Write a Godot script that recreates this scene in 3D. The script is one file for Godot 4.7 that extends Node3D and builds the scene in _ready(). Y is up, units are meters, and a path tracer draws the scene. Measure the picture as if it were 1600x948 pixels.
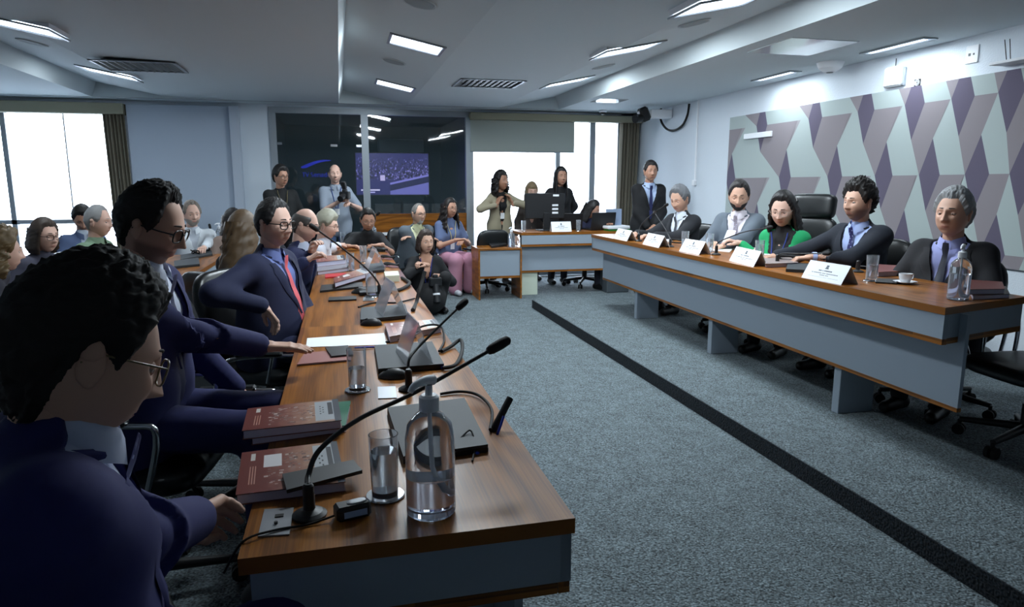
extends Node3D
# ---------------------------------------------------------------- geometry collector
class G:
	var v := PackedVector3Array()
	var n := PackedVector3Array()
	var uv := PackedVector2Array()
	var c := PackedColorArray()
	var i := PackedInt32Array()
	var col := Color(1, 1, 1)
	func vert(p: Vector3, nn: Vector3, t := Vector2.ZERO) -> int:
		v.append(p); n.append(nn); uv.append(t); c.append(col)
		return v.size() - 1
	func tri(a: int, b: int, d: int) -> void:
		var f := (v[b] - v[a]).cross(v[d] - v[a])
		if f.dot(n[a] + n[b] + n[d]) > 0.0:
			i.append(a); i.append(d); i.append(b)
		else:
			i.append(a); i.append(b); i.append(d)
	func face(pts: Array, nn: Vector3, uvs: Array = []) -> void:
		var s := v.size()
		for k in pts.size():
			vert(pts[k], nn, uvs[k] if uvs.size() > 0 else Vector2.ZERO)
		for k in range(1, pts.size() - 1):
			tri(s, s + k, s + k + 1)
	func box(ctr: Vector3, size: Vector3, b := Basis(), bev := 0.0) -> void:
		var h := size * 0.5
		bev = minf(bev, minf(h.x, minf(h.y, h.z)) * 0.9)
		for ax in 3:
			for sg in [-1.0, 1.0]:
				var a1 := (ax + 1) % 3
				var a2 := (ax + 2) % 3
				var pts := []
				var uvs := []
				for q in [[-1, -1], [1, -1], [1, 1], [-1, 1]]:
					var p := Vector3.ZERO
					p[ax] = sg * h[ax]
					p[a1] = q[0] * (h[a1] - bev)
					p[a2] = q[1] * (h[a2] - bev)
					pts.append(ctr + b * p)
					if ax == 1: uvs.append(Vector2(p.x, p.z))
					elif ax == 0: uvs.append(Vector2(p.y, p.z))
					else: uvs.append(Vector2(p.y, p.x))
				var nn := Vector3.ZERO
				nn[ax] = sg
				face(pts, b * nn, uvs)
		if bev > 0.0:
			for ax in 3:
				var a1 := (ax + 1) % 3
				var a2 := (ax + 2) % 3
				for s1 in [-1.0, 1.0]:
					for s2 in [-1.0, 1.0]:
						var pts := []
						for e in [[-1, 0], [1, 0], [1, 1], [-1, 1]]:
							var p := Vector3.ZERO
							p[ax] = e[0] * (h[ax] - bev)
							p[a1] = s1 * (h[a1] - (bev if e[1] == 1 else 0.0))
							p[a2] = s2 * (h[a2] - (0.0 if e[1] == 1 else bev))
							pts.append(ctr + b * p)
						var nn := Vector3.ZERO
						nn[a1] = s1; nn[a2] = s2
						face(pts, b * nn.normalized())
			for sx in [-1.0, 1.0]:
				for sy in [-1.0, 1.0]:
					for sz in [-1.0, 1.0]:
						var s := Vector3(sx, sy, sz)
						var pts := []
						for ax in 3:
							var p := s * (h - Vector3(bev, bev, bev))
							p[ax] = s[ax] * h[ax]
							pts.append(ctr + b * p)
						face(pts, b * s.normalized())
	func bx(x0: float, y0: float, z0: float, x1: float, y1: float, z1: float, bev := 0.0) -> void:
		box(Vector3(x0 + x1, y0 + y1, z0 + z1) * 0.5, Vector3(absf(x1 - x0), absf(y1 - y0), absf(z1 - z0)), Basis(), bev)
	# grid of points rows x cols, smooth normals
	func grid(P: PackedVector3Array, rows: int, cols: int, wrap := false, outward := true, cols_c: PackedColorArray = PackedColorArray()) -> void:
		var s := v.size()
		var nn := PackedVector3Array()
		nn.resize(P.size())
		var cc := cols if wrap else cols - 1
		var fl := PackedInt32Array()
		for r in rows - 1:
			for q in cc:
				var a := r * cols + q
				var b := r * cols + (q + 1) % cols
				var d := a + cols
				var e := b + cols
				var f1 := (P[b] - P[a]).cross(P[d] - P[a])
				var f2 := (P[d] - P[e]).cross(P[b] - P[e])
				nn[a] += f1; nn[b] += f1 + f2; nn[d] += f1 + f2; nn[e] += f2
				fl.append(a); fl.append(b); fl.append(d); fl.append(b); fl.append(e); fl.append(d)
		var sg := 1.0 if outward else -1.0
		for k in P.size():
			v.append(P[k]); n.append((nn[k] * sg).normalized()); uv.append(Vector2.ZERO)
			c.append(cols_c[k] if cols_c.size() > 0 else col)
		for k in range(0, fl.size(), 3):
			tri(s + fl[k], s + fl[k + 1], s + fl[k + 2])
	func lathe(prof: Array, seg := 20, xf := Transform3D()) -> void:
		var s := v.size()
		var m := prof.size()
		for k in m:
			var p: Vector2 = prof[k]
			var a: Vector2 = prof[maxi(k - 1, 0)]
			var b: Vector2 = prof[mini(k + 1, m - 1)]
			var t := (b - a)
			var nn := Vector2(t.y, -t.x).normalized()
			for q in seg:
				var an := TAU * q / seg
				vert(xf * Vector3(cos(an) * p.x, p.y, sin(an) * p.x), xf.basis * Vector3(cos(an) * nn.x, nn.y, sin(an) * nn.x), Vector2(float(q) / seg, p.y))
		for k in m - 1:
			for q in seg:
				var a := s + k * seg + q
				var b := s + k * seg + (q + 1) % seg
				tri(a, b, a + seg)
				tri(b, b + seg, a + seg)
	# hard-edged lathe: every profile segment has its own normals
	func turned(prof: Array, seg := 20, xf := Transform3D()) -> void:
		for k in prof.size() - 1:
			lathe([prof[k], prof[k + 1]], seg, xf)
	func tube(pts: Array, r0: float, r1 := -1.0, seg := 8, cap := true) -> void:
		if r1 < 0.0: r1 = r0
		var m := pts.size()
		var s := v.size()
		var up := Vector3.UP
		var first: Vector3 = (pts[1] - pts[0])
		if absf(first.normalized().dot(up)) > 0.9: up = Vector3.RIGHT
		var x := first.cross(up).normalized()
		for k in m:
			var t: Vector3 = (pts[mini(k + 1, m - 1)] - pts[maxi(k - 1, 0)]).normalized()
			x = (x - t * x.dot(t)).normalized()
			var y := t.cross(x)
			var r := lerpf(r0, r1, float(k) / (m - 1))
			for q in seg:
				var an := TAU * q / seg
				var d := x * cos(an) + y * sin(an)
				vert(pts[k] + d * r, d)
		for k in m - 1:
			for q in seg:
				var a := s + k * seg + q
				var b := s + k * seg + (q + 1) % seg
				tri(a, b, a + seg)
				tri(b, b + seg, a + seg)
		if cap:
			for e in [0, m - 1]:
				var t: Vector3 = (pts[1] - pts[0]).normalized() * -1.0 if e == 0 else (pts[m - 1] - pts[m - 2]).normalized()
				var ring := []
				for q in seg: ring.append(v[s + e * seg + q])
				face(ring, t)
	func ball(ctr: Vector3, r: Vector3, rows := 8, seg := 12, b := Basis()) -> void:
		var prof := []
		var s := v.size()
		for k in rows + 1:
			var a := PI * k / rows
			for q in seg:
				var an := TAU * q / seg
				var d := Vector3(sin(a) * cos(an), cos(a), sin(a) * sin(an))
				vert(ctr + b * (d * r), b * (d / r).normalized())
		for k in rows:
			for q in seg:
				var a := s + k * seg + q
				var e := s + k * seg + (q + 1) % seg
				tri(a, e, a + seg)
				tri(e, e + seg, a + seg)
	# polygon in xy extruded by depth along z of xf
	func prism(poly: PackedVector2Array, depth: float, xf := Transform3D()) -> void:
		var ids := Geometry2D.triangulate_polygon(poly)
		for sg in [-1.0, 1.0]:
			var s := v.size()
			for p in poly:
				vert(xf * Vector3(p.x, p.y, sg * depth * 0.5), xf.basis * Vector3(0, 0, sg), Vector2(p.x, p.y))
			for k in range(0, ids.size(), 3):
				tri(s + ids[k], s + ids[k + 1], s + ids[k + 2])
		var area := 0.0
		for k in poly.size():
			var p := poly[k]
			var q := poly[(k + 1) % poly.size()]
			area += p.x * q.y - q.x * p.y
		for k in poly.size():
			var p := poly[k]
			var q := poly[(k + 1) % poly.size()]
			var t := (q - p)
			var nn := Vector2(t.y, -t.x).normalized() * signf(area)
			face([xf * Vector3(p.x, p.y, -depth * 0.5), xf * Vector3(q.x, q.y, -depth * 0.5), xf * Vector3(q.x, q.y, depth * 0.5), xf * Vector3(p.x, p.y, depth * 0.5)], xf.basis * Vector3(nn.x, nn.y, 0))
	func add(o: G, xf := Transform3D()) -> void:
		var s := v.size()
		v.append_array(xf * o.v)
		var bs := xf.basis
		for q in o.n: n.append((bs * q).normalized())
		uv.append_array(o.uv)
		c.append_array(o.c)
		for q in o.i: i.append(q + s)
	# smooth union of tapered capsules meshed as surface nets; bones: [a, b, ra, rb]
	# cut: list of planes/wedges carved away is done by the callable f(p, d) -> d
	func sdf(bones: Array, cell: float, k: float, carve = null) -> void:
		var lo := Vector3(1e9, 1e9, 1e9)
		var hi := -lo
		for b in bones:
			var r: float = maxf(b[2], b[3]) + cell * 2.0
			var rr := Vector3(r, r, r)
			lo = lo.min(b[0] - rr).min(b[1] - rr)
			hi = hi.max(b[0] + rr).max(b[1] + rr)
		var nx := int((hi.x - lo.x) / cell) + 2
		var ny := int((hi.y - lo.y) / cell) + 2
		var nz := int((hi.z - lo.z) / cell) + 2
		var F := PackedFloat32Array()
		F.resize(nx * ny * nz)
		F.fill(1.0)
		var sxy := nx * ny
		var ik := 1.0 / k
		for b in bones:
			var a: Vector3 = b[0]
			var d: Vector3 = b[1] - a
			var ra: float = b[2]
			var rd: float = b[3] - ra
			var il := 1.0 / maxf(d.length_squared(), 1e-9)
			var pad := maxf(ra, b[3]) + k + cell
			var l2: Vector3 = (a.min(b[1]) - Vector3(pad, pad, pad) - lo) / cell
			var h2: Vector3 = (a.max(b[1]) + Vector3(pad, pad, pad) - lo) / cell
			var x0 := maxi(0, int(l2.x)); var x1 := mini(nx - 1, int(h2.x) + 1)
			var y0 := maxi(0, int(l2.y)); var y1 := mini(ny - 1, int(h2.y) + 1)
			var z0 := maxi(0, int(l2.z)); var z1 := mini(nz - 1, int(h2.z) + 1)
			for z in range(z0, z1 + 1):
				var pz := lo.z + z * cell - a.z
				for y in range(y0, y1 + 1):
					var py := lo.y + y * cell - a.y
					var row := z * sxy + y * nx
					var tyz := py * d.y + pz * d.z
					for x in range(x0, x1 + 1):
						var pxx := lo.x + x * cell - a.x
						var t := clampf((pxx * d.x + tyz) * il, 0.0, 1.0)
						var ex := pxx - d.x * t
						var ey := py - d.y * t
						var ez := pz - d.z * t
						var ds := sqrt(ex * ex + ey * ey + ez * ez) - ra - rd * t
						var o := F[row + x]
						var h := k - absf(o - ds)
						if h > 0.0:
							F[row + x] = minf(o, ds) - h * h * 0.25 * ik
						elif ds < o:
							F[row + x] = ds
		if carve != null:
			for z in nz:
				for y in ny:
					for x in nx:
						var q := z * sxy + y * nx + x
						if F[q] < 0.03:
							F[q] = carve.call(lo + Vector3(x, y, z) * cell, F[q])
		var ID := PackedInt32Array()
		ID.resize(F.size())
		ID.fill(-1)
		for z in nz - 1:
			for y in ny - 1:
				var row := z * sxy + y * nx
				for x in nx - 1:
					var q := row + x
					var f0 := F[q]; var f1 := F[q + 1]; var f2 := F[q + nx]; var f3 := F[q + nx + 1]
					var f4 := F[q + sxy]; var f5 := F[q + sxy + 1]; var f6 := F[q + sxy + nx]; var f7 := F[q + sxy + nx + 1]
					var cnt := int(f0 < 0.0) + int(f1 < 0.0) + int(f2 < 0.0) + int(f3 < 0.0) + int(f4 < 0.0) + int(f5 < 0.0) + int(f6 < 0.0) + int(f7 < 0.0)
					if cnt == 0 or cnt == 8: continue
					var sum := Vector3.ZERO
					var m := 0
					if (f0 < 0.0) != (f1 < 0.0): sum += Vector3(f0 / (f0 - f1), 0, 0); m += 1
					if (f2 < 0.0) != (f3 < 0.0): sum += Vector3(f2 / (f2 - f3), 1, 0); m += 1
					if (f4 < 0.0) != (f5 < 0.0): sum += Vector3(f4 / (f4 - f5), 0, 1); m += 1
					if (f6 < 0.0) != (f7 < 0.0): sum += Vector3(f6 / (f6 - f7), 1, 1); m += 1
					if (f0 < 0.0) != (f2 < 0.0): sum += Vector3(0, f0 / (f0 - f2), 0); m += 1
					if (f1 < 0.0) != (f3 < 0.0): sum += Vector3(1, f1 / (f1 - f3), 0); m += 1
					if (f4 < 0.0) != (f6 < 0.0): sum += Vector3(0, f4 / (f4 - f6), 1); m += 1
					if (f5 < 0.0) != (f7 < 0.0): sum += Vector3(1, f5 / (f5 - f7), 1); m += 1
					if (f0 < 0.0) != (f4 < 0.0): sum += Vector3(0, 0, f0 / (f0 - f4)); m += 1
					if (f1 < 0.0) != (f5 < 0.0): sum += Vector3(1, 0, f1 / (f1 - f5)); m += 1
					if (f2 < 0.0) != (f6 < 0.0): sum += Vector3(0, 1, f2 / (f2 - f6)); m += 1
					if (f3 < 0.0) != (f7 < 0.0): sum += Vector3(1, 1, f3 / (f3 - f7)); m += 1
					var g := Vector3(f1 + f3 + f5 + f7 - f0 - f2 - f4 - f6, f2 + f3 + f6 + f7 - f0 - f1 - f4 - f5, f4 + f5 + f6 + f7 - f0 - f1 - f2 - f3)
					ID[q] = v.size()
					v.append(lo + (Vector3(x, y, z) + sum / m) * cell)
					n.append(g.normalized()); uv.append(Vector2.ZERO); c.append(col)
		for z in range(1, nz - 1):
			for y in range(1, ny - 1):
				var row := z * sxy + y * nx
				for x in range(1, nx - 1):
					var q := row + x
					if ID[q] < 0: continue
					var s := F[q] < 0.0
					if (F[q + 1] < 0.0) != s and ID[q - nx] >= 0 and ID[q - sxy] >= 0 and ID[q - nx - sxy] >= 0:
						tri(ID[q], ID[q - nx], ID[q - nx - sxy]); tri(ID[q], ID[q - nx - sxy], ID[q - sxy])
					if (F[q + nx] < 0.0) != s and ID[q - 1] >= 0 and ID[q - sxy] >= 0 and ID[q - 1 - sxy] >= 0:
						tri(ID[q], ID[q - 1], ID[q - 1 - sxy]); tri(ID[q], ID[q - 1 - sxy], ID[q - sxy])
					if (F[q + sxy] < 0.0) != s and ID[q - 1] >= 0 and ID[q - nx] >= 0 and ID[q - 1 - nx] >= 0:
						tri(ID[q], ID[q - 1], ID[q - 1 - nx]); tri(ID[q], ID[q - 1 - nx], ID[q - nx])
	func mesh() -> ArrayMesh:
		var a := []
		a.resize(Mesh.ARRAY_MAX)
		a[Mesh.ARRAY_VERTEX] = v
		a[Mesh.ARRAY_NORMAL] = n
		a[Mesh.ARRAY_TEX_UV] = uv
		a[Mesh.ARRAY_COLOR] = c
		a[Mesh.ARRAY_INDEX] = i
		var m := ArrayMesh.new()
		m.add_surface_from_arrays(Mesh.PRIMITIVE_TRIANGLES, a)
		return m

# ---------------------------------------------------------------- scene helpers
var M := {}
var taken := {}
func numbered(called: String) -> String:
	var k: int = taken.get(called, 0)
	taken[called] = k + 1
	return called if k == 0 else "%s_%03d" % [called, k]
func part(called: String, g: G, m: Material, parent: Node3D) -> MeshInstance3D:
	var o := MeshInstance3D.new()
	o.name = called
	o.mesh = g.mesh()
	o.material_override = m
	parent.add_child(o, true)
	return o
func tag(o: Node, label: String, category: String, group := "") -> void:
	o.set_meta("label", label)
	o.set_meta("category", category)
	if group != "": o.set_meta("group", group)
func thing(called: String, label: String, category: String, at := Vector3.ZERO, turn := 0.0, group := "") -> Node3D:
	var o := Node3D.new()
	o.name = numbered(called)
	add_child(o)
	o.position = at
	o.rotation.y = turn
	tag(o, label, category, group)
	return o
func single(called: String, g: G, m: Material, label: String, category: String, group := "", xf := Transform3D()) -> MeshInstance3D:
	var o := part(numbered(called), g, m, self)
	o.transform = xf
	tag(o, label, category, group)
	return o
func struct(called: String, g: G, m: Material) -> MeshInstance3D:
	var o := part(numbered(called), g, m, self)
	o.set_meta("kind", "structure")
	return o
func dup(o: Node3D, at: Vector3, turn: float, label := "", group := "") -> Node3D:
	var r: Node3D = o.duplicate()
	r.name = numbered(String(o.name).rstrip("0123456789").trim_suffix("_"))
	add_child(r)
	r.position = at
	r.rotation.y = turn
	if label != "": r.set_meta("label", label)
	if group != "": r.set_meta("group", group)
	return r
func mat(col: Color, rough := 0.6, metal := 0.0) -> StandardMaterial3D:
	var m := StandardMaterial3D.new()
	m.albedo_color = col
	m.roughness = rough
	m.metallic = metal
	return m
func srgb(r: int, g: int, b: int) -> Color:
	return Color(r / 255.0, g / 255.0, b / 255.0)
func lin(r: int, g: int, b: int) -> Color:
	return srgb(r, g, b).srgb_to_linear()
func bez(a: Vector3, b: Vector3, c: Vector3, d: Vector3, m := 14) -> Array:
	var o := []
	for k in m + 1:
		o.append(a.bezier_interpolate(b, c, d, float(k) / m))
	return o
func spline(pts: Array, per := 6) -> Array:
	var o := []
	for k in pts.size() - 1:
		var p0: Vector3 = pts[maxi(k - 1, 0)]
		var p3: Vector3 = pts[mini(k + 2, pts.size() - 1)]
		for q in per:
			o.append((pts[k] as Vector3).cubic_interpolate(pts[k + 1], p0, p3, float(q) / per))
	o.append(pts[pts.size() - 1])
	return o

# ---------------------------------------------------------------- camera model: photo pixel -> direction -> point on a known plane
const FOC := 1067.0
const CAM_H := 1.45
const PITCH := -0.17259
const YAW := -0.24431
func ray(x: float, y: float) -> Vector3:
	return (Basis(Vector3.UP, YAW) * Basis(Vector3.RIGHT, PITCH)) * Vector3(x - 800.0, 474.0 - y, -FOC)
func on_y(x: float, y: float, h: float) -> Vector3:
	var d := ray(x, y)
	return Vector3(0, CAM_H, 0) + d * ((h - CAM_H) / d.y)
func on_z(x: float, y: float, z: float) -> Vector3:
	var d := ray(x, y)
	return Vector3(0, CAM_H, 0) + d * (z / d.z)
func on_x(x: float, y: float, X: float) -> Vector3:
	var d := ray(x, y)
	return Vector3(0, CAM_H, 0) + d * (X / d.x)
# ---------------------------------------------------------------- surfaces
func noise_img(w: int, h: int, fx: float, fy: float, seed_: int, oct := 4) -> Image:
	var f := FastNoiseLite.new()
	f.seed = seed_
	f.noise_type = FastNoiseLite.TYPE_SIMPLEX_SMOOTH
	f.fractal_octaves = oct
	f.frequency = 1.0
	var im := Image.create(w, h, false, Image.FORMAT_RF)
	for y in h:
		for x in w:
			im.set_pixel(x, y, Color(f.get_noise_2d(x * fx, y * fy) * 0.5 + 0.5, 0, 0))
	return im
func tex(im: Image) -> ImageTexture:
	im.generate_mipmaps()
	return ImageTexture.create_from_image(im)
func wood_mat(c0: Color, c1: Color, c2: Color, rough: float, sc: float) -> StandardMaterial3D:
	var f := FastNoiseLite.new()
	f.seed = 11
	f.noise_type = FastNoiseLite.TYPE_SIMPLEX_SMOOTH
	f.fractal_octaves = 3
	f.frequency = 1.0
	var n := 512
	var im := Image.create(n, n, false, Image.FORMAT_RGB8)
	for y in n:
		for x in n:
			var u := float(x) / n
			var w := float(y) / n
			var warp := f.get_noise_2d(u * 1.6, w * 1.2) * 0.34 + f.get_noise_2d(u * 7.0 + 9.0, w * 2.0) * 0.05
			var ring := 0.5 + 0.5 * sin((u * 3.0 + warp * 2.2) * TAU * 2.2)
			var fine := f.get_noise_2d(u * 90.0, w * 5.0 + 40.0) * 0.5 + 0.5
			var big := f.get_noise_2d(u * 3.0 + 77.0, w * 1.0) * 0.5 + 0.5
			var t := clampf(ring * 0.30 + fine * 0.45 + big * 0.40 - 0.08, 0.0, 1.0)
			var cc := c0.lerp(c1, clampf(t * 2.0, 0, 1)).lerp(c2, clampf(t * 2.0 - 1.0, 0, 1))
			im.set_pixel(x, y, cc)
	var m := mat(Color(1, 1, 1), rough)
	m.albedo_texture = tex(im)
	m.uv1_scale = Vector3(sc * 1.5, sc * 0.45, 1)
	return m
func make_materials() -> void:
	# walnut veneer: uv is in metres (u across the grain, v along it)
	M.wood = wood_mat(srgb(70, 38, 10), srgb(138, 84, 28), srgb(182, 118, 46), 0.3, 1.0)
	M.wood.metallic_specular = 0.4
	M.wood_side = M.wood
	M.lam = mat(srgb(142, 154, 166), 0.55)
	var im := Image.create(256, 256, false, Image.FORMAT_RGB8)
	var rng := RandomNumberGenerator.new()
	rng.seed = 5
	var nz := noise_img(256, 256, 0.03, 0.03, 4)
	for y in 256:
		for x in 256:
			var k := 0.62 + rng.randf() * 0.55 + (nz.get_pixel(x, y).r - 0.5) * 0.2
			if rng.randf() < 0.12: k *= 0.55
			im.set_pixel(x, y, Color(0.43 * k, 0.48 * k, 0.50 * k))
	M.carpet = mat(Color(1, 1, 1), 0.95)
	M.carpet.albedo_texture = tex(im)
	M.carpet.uv1_triplanar = true
	M.carpet.uv1_world_triplanar = true
	M.carpet.uv1_scale = Vector3(0.75, 0.75, 0.75)
	var bump := Image.create(256, 256, false, Image.FORMAT_RGB8)
	for y in 256:
		for x in 256:
			var q := rng.randf()
			bump.set_pixel(x, y, Color(q, q, q))
	bump.bump_map_to_normal_map(1.5)
	M.carpet.normal_enabled = true
	M.carpet.normal_texture = tex(bump)
	M.riser = M.carpet.duplicate()
	M.riser.albedo_color = Color(0.27, 0.31, 0.36)
	M.ceil = mat(srgb(198, 208, 212), 0.85)
	M.wall = mat(srgb(212, 222, 232), 0.85)
	var wb := noise_img(256, 256, 0.12, 0.12, 8, 3)
	wb.convert(Image.FORMAT_RGB8)
	wb.bump_map_to_normal_map(2.0)
	M.plaster = mat(srgb(214, 222, 230), 0.85)
	M.plaster.normal_enabled = true
	M.plaster.normal_texture = tex(wb)
	M.plaster.normal_scale = 0.5
	M.plaster.uv1_triplanar = true
	M.plaster.uv1_scale = Vector3(2, 2, 2)
	M.alu = mat(srgb(150, 158, 165), 0.4, 0.3)
	M.beige = mat(srgb(150, 148, 128), 0.7)
	M.black = mat(srgb(14, 14, 16), 0.45)
	M.rubber = mat(srgb(12, 12, 13), 0.75)
	M.plastic = mat(srgb(22, 23, 26), 0.45)
	M.darkgrey = mat(srgb(58, 64, 70), 0.45)
	M.laptop = mat(srgb(44, 50, 55), 0.62)
	M.chrome = mat(srgb(200, 202, 206), 0.18, 1.0)
	M.steel = mat(srgb(150, 152, 156), 0.4, 0.8)
	M.leather = mat(srgb(16, 20, 22), 0.36)
	M.white = mat(srgb(228, 230, 234), 0.5)
	M.paper = mat(srgb(232, 234, 238), 0.8)
	M.blue = mat(srgb(30, 60, 190), 0.5)
	M.red = mat(srgb(190, 30, 40), 0.5)
	M.cream = mat(srgb(206, 208, 188), 0.8)
	M.glass = mat(Color(0.55, 0.68, 0.72, 0.035), 0.03)
	M.glass.transparency = BaseMaterial3D.TRANSPARENCY_ALPHA
	M.acrylic = mat(Color(0.93, 0.95, 0.98, 0.42), 0.06)
	M.acrylic.transparency = BaseMaterial3D.TRANSPARENCY_ALPHA
	M.cup = mat(Color(0.96, 0.98, 1.0, 0.1), 0.02)
	M.cup.refraction_enabled = true
	M.cup.refraction_scale = 0.05
	M.water = mat(Color(0.95, 0.98, 1.0, 0.1), 0.02)
	M.water.refraction_enabled = true
	M.water.refraction_scale = 0.033
	M.gel = mat(Color(0.88, 0.91, 0.97, 0.1), 0.02)
	M.gel.refraction_enabled = true
	M.gel.refraction_scale = 0.033
	M.skin = mat(Color(1, 1, 1), 0.55)
	M.skin.vertex_color_use_as_albedo = true
	M.vc = mat(Color(1, 1, 1), 0.8)
	M.vc.vertex_color_use_as_albedo = true
	M.gloss = mat(srgb(190, 198, 202), 0.06)
	M.lampglow = mat(srgb(240, 246, 250), 0.6)
	M.lampglow.emission_enabled = true
	M.lampglow.emission = srgb(226, 240, 255)
	M.lampglow.emission_energy_multiplier = 5.0

const ZB := -10.4       # back wall
const XR := 4.68        # papered wall
const XL := -5.2
const HC := 2.55        # ceiling
const PLAT := 0.10      # platform height
func camera_and_light() -> void:
	var cam := Camera3D.new()
	cam.name = "camera"
	cam.position = Vector3(0, CAM_H, 0)
	cam.basis = Basis(Vector3.UP, YAW) * Basis(Vector3.RIGHT, PITCH)
	cam.fov = rad_to_deg(2.0 * atan(474.0 / FOC))
	cam.near = 0.05
	add_child(cam)
	cam.current = true
	var env := Environment.new()
	var sky := Sky.new()
	var sm := ProceduralSkyMaterial.new()
	sm.sky_top_color = Color(0.86, 0.92, 1.0)
	sm.sky_horizon_color = Color(0.93, 0.97, 1.0)
	sm.ground_horizon_color = Color(0.9, 0.94, 1.0)
	sm.ground_bottom_color = Color(0.9, 0.94, 1.0)
	sm.sky_energy_multiplier = SKY_E
	sm.ground_energy_multiplier = SKY_E
	sm.sun_angle_max = 0.0
	sky.sky_material = sm
	env.sky = sky
	env.background_mode = Environment.BG_SKY
	env.tonemap_mode = Environment.TONE_MAPPER_LINEAR
	env.tonemap_exposure = EXPO
	env.sdfgi_enabled = true
	env.ssao_enabled = true
	env.ssil_enabled = true
	var we := WorldEnvironment.new()
	we.name = "environment"
	we.environment = env
	add_child(we)
const SKY_E := 3.0
const EXPO := 0.84
const LAMP := 5.0

func on_plane(x: float, y: float, p: Vector3, nn: Vector3) -> Vector3:
	var d := ray(x, y)
	var o := Vector3(0, CAM_H, 0)
	return o + d * ((p - o).dot(nn) / d.dot(nn))
# ceiling luminaire: tray, frame and diffuser flush in a (sloping) ceiling; ax = along, up = ceiling normal pointing up
func luminaire(at: Vector3, ln: float, wd: float, ax: Vector3, up: Vector3, label: String, on := 1.0, cells := 2) -> void:
	var t := thing("ceiling_light", label, "ceiling light", at, 0.0, "recessed ceiling lights")
	var x := ax.normalized()
	var y := up.normalized()
	var b := Basis(x, y, x.cross(y))
	t.basis = b
	var g := G.new()
	for s in [-1.0, 1.0]:
		g.box(Vector3(0, -0.004, s * (wd * 0.5 + 0.012)), Vector3(ln + 0.05, 0.012, 0.026), Basis(), 0.003)
		g.box(Vector3(s * (ln * 0.5 + 0.012), -0.004, 0), Vector3(0.026, 0.012, wd), Basis(), 0.003)
	part("frame", g, M.alu, t)
	for k in cells:
		g = G.new()
		var w := ln / cells
		g.box(Vector3(-ln * 0.5 + w * (k + 0.5), 0.004, 0), Vector3(w - 0.006, 0.006, wd - 0.004))
		part("diffuser", g, M.lampglow, t)
	g = G.new()
	g.box(Vector3(0, 0.03, 0), Vector3(ln + 0.03, 0.04, wd + 0.03))
	part("housing", g, M.white, t)
	var l := AreaLight3D.new()
	l.name = "light"
	t.add_child(l)
	l.area_size = Vector2(ln, wd)
	l.light_energy = LAMP * on
	l.light_color = Color(0.92, 0.97, 1.0)
	l.area_range = 14.0
	l.area_attenuation = 2.0
	l.shadow_enabled = true
	l.position = Vector3(0, -0.02, 0)
	l.rotation = Vector3(-PI / 2, 0, 0)
func room() -> void:
	var g := G.new()
	g.bx(XL - 0.2, -0.2, ZB - 3.2, XR + 0.3, 0.0, 3.2)
	struct("floor", g, M.carpet)
	# platform: carpeted step with a dark riser
	g = G.new()
	g.bx(2.18, 0.0, -7.72, XR, PLAT, 3.0, 0.006)
	var pl := struct("floor_platform", g, M.carpet)
	g = G.new()
	g.bx(2.172, 0.0, -7.725, 2.18, PLAT - 0.006, 3.0)
	part("riser", g, M.riser, pl)
	g = G.new()
	g.bx(2.172, 0.0, -7.728, XR, PLAT - 0.006, -7.72)
	part("riser", g, M.riser, pl)
	# right wall with rough plaster
	g = G.new()
	g.bx(XR, 0, ZB - 0.2, XR + 0.2, HC + 0.4, 3.2)
	struct("wall_right", g, M.plaster)
	g = G.new()
	g.bx(XL - 0.2, 0, ZB - 0.2, XL, HC + 0.4, 3.2)
	struct("wall_left", g, M.wall)
	g = G.new()
	g.bx(XL, 0, 3.0, XR, HC + 0.4, 3.2)
	struct("wall_front", g, M.wall)
	wallpaper()
	back_wall()
	ceiling()
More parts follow.
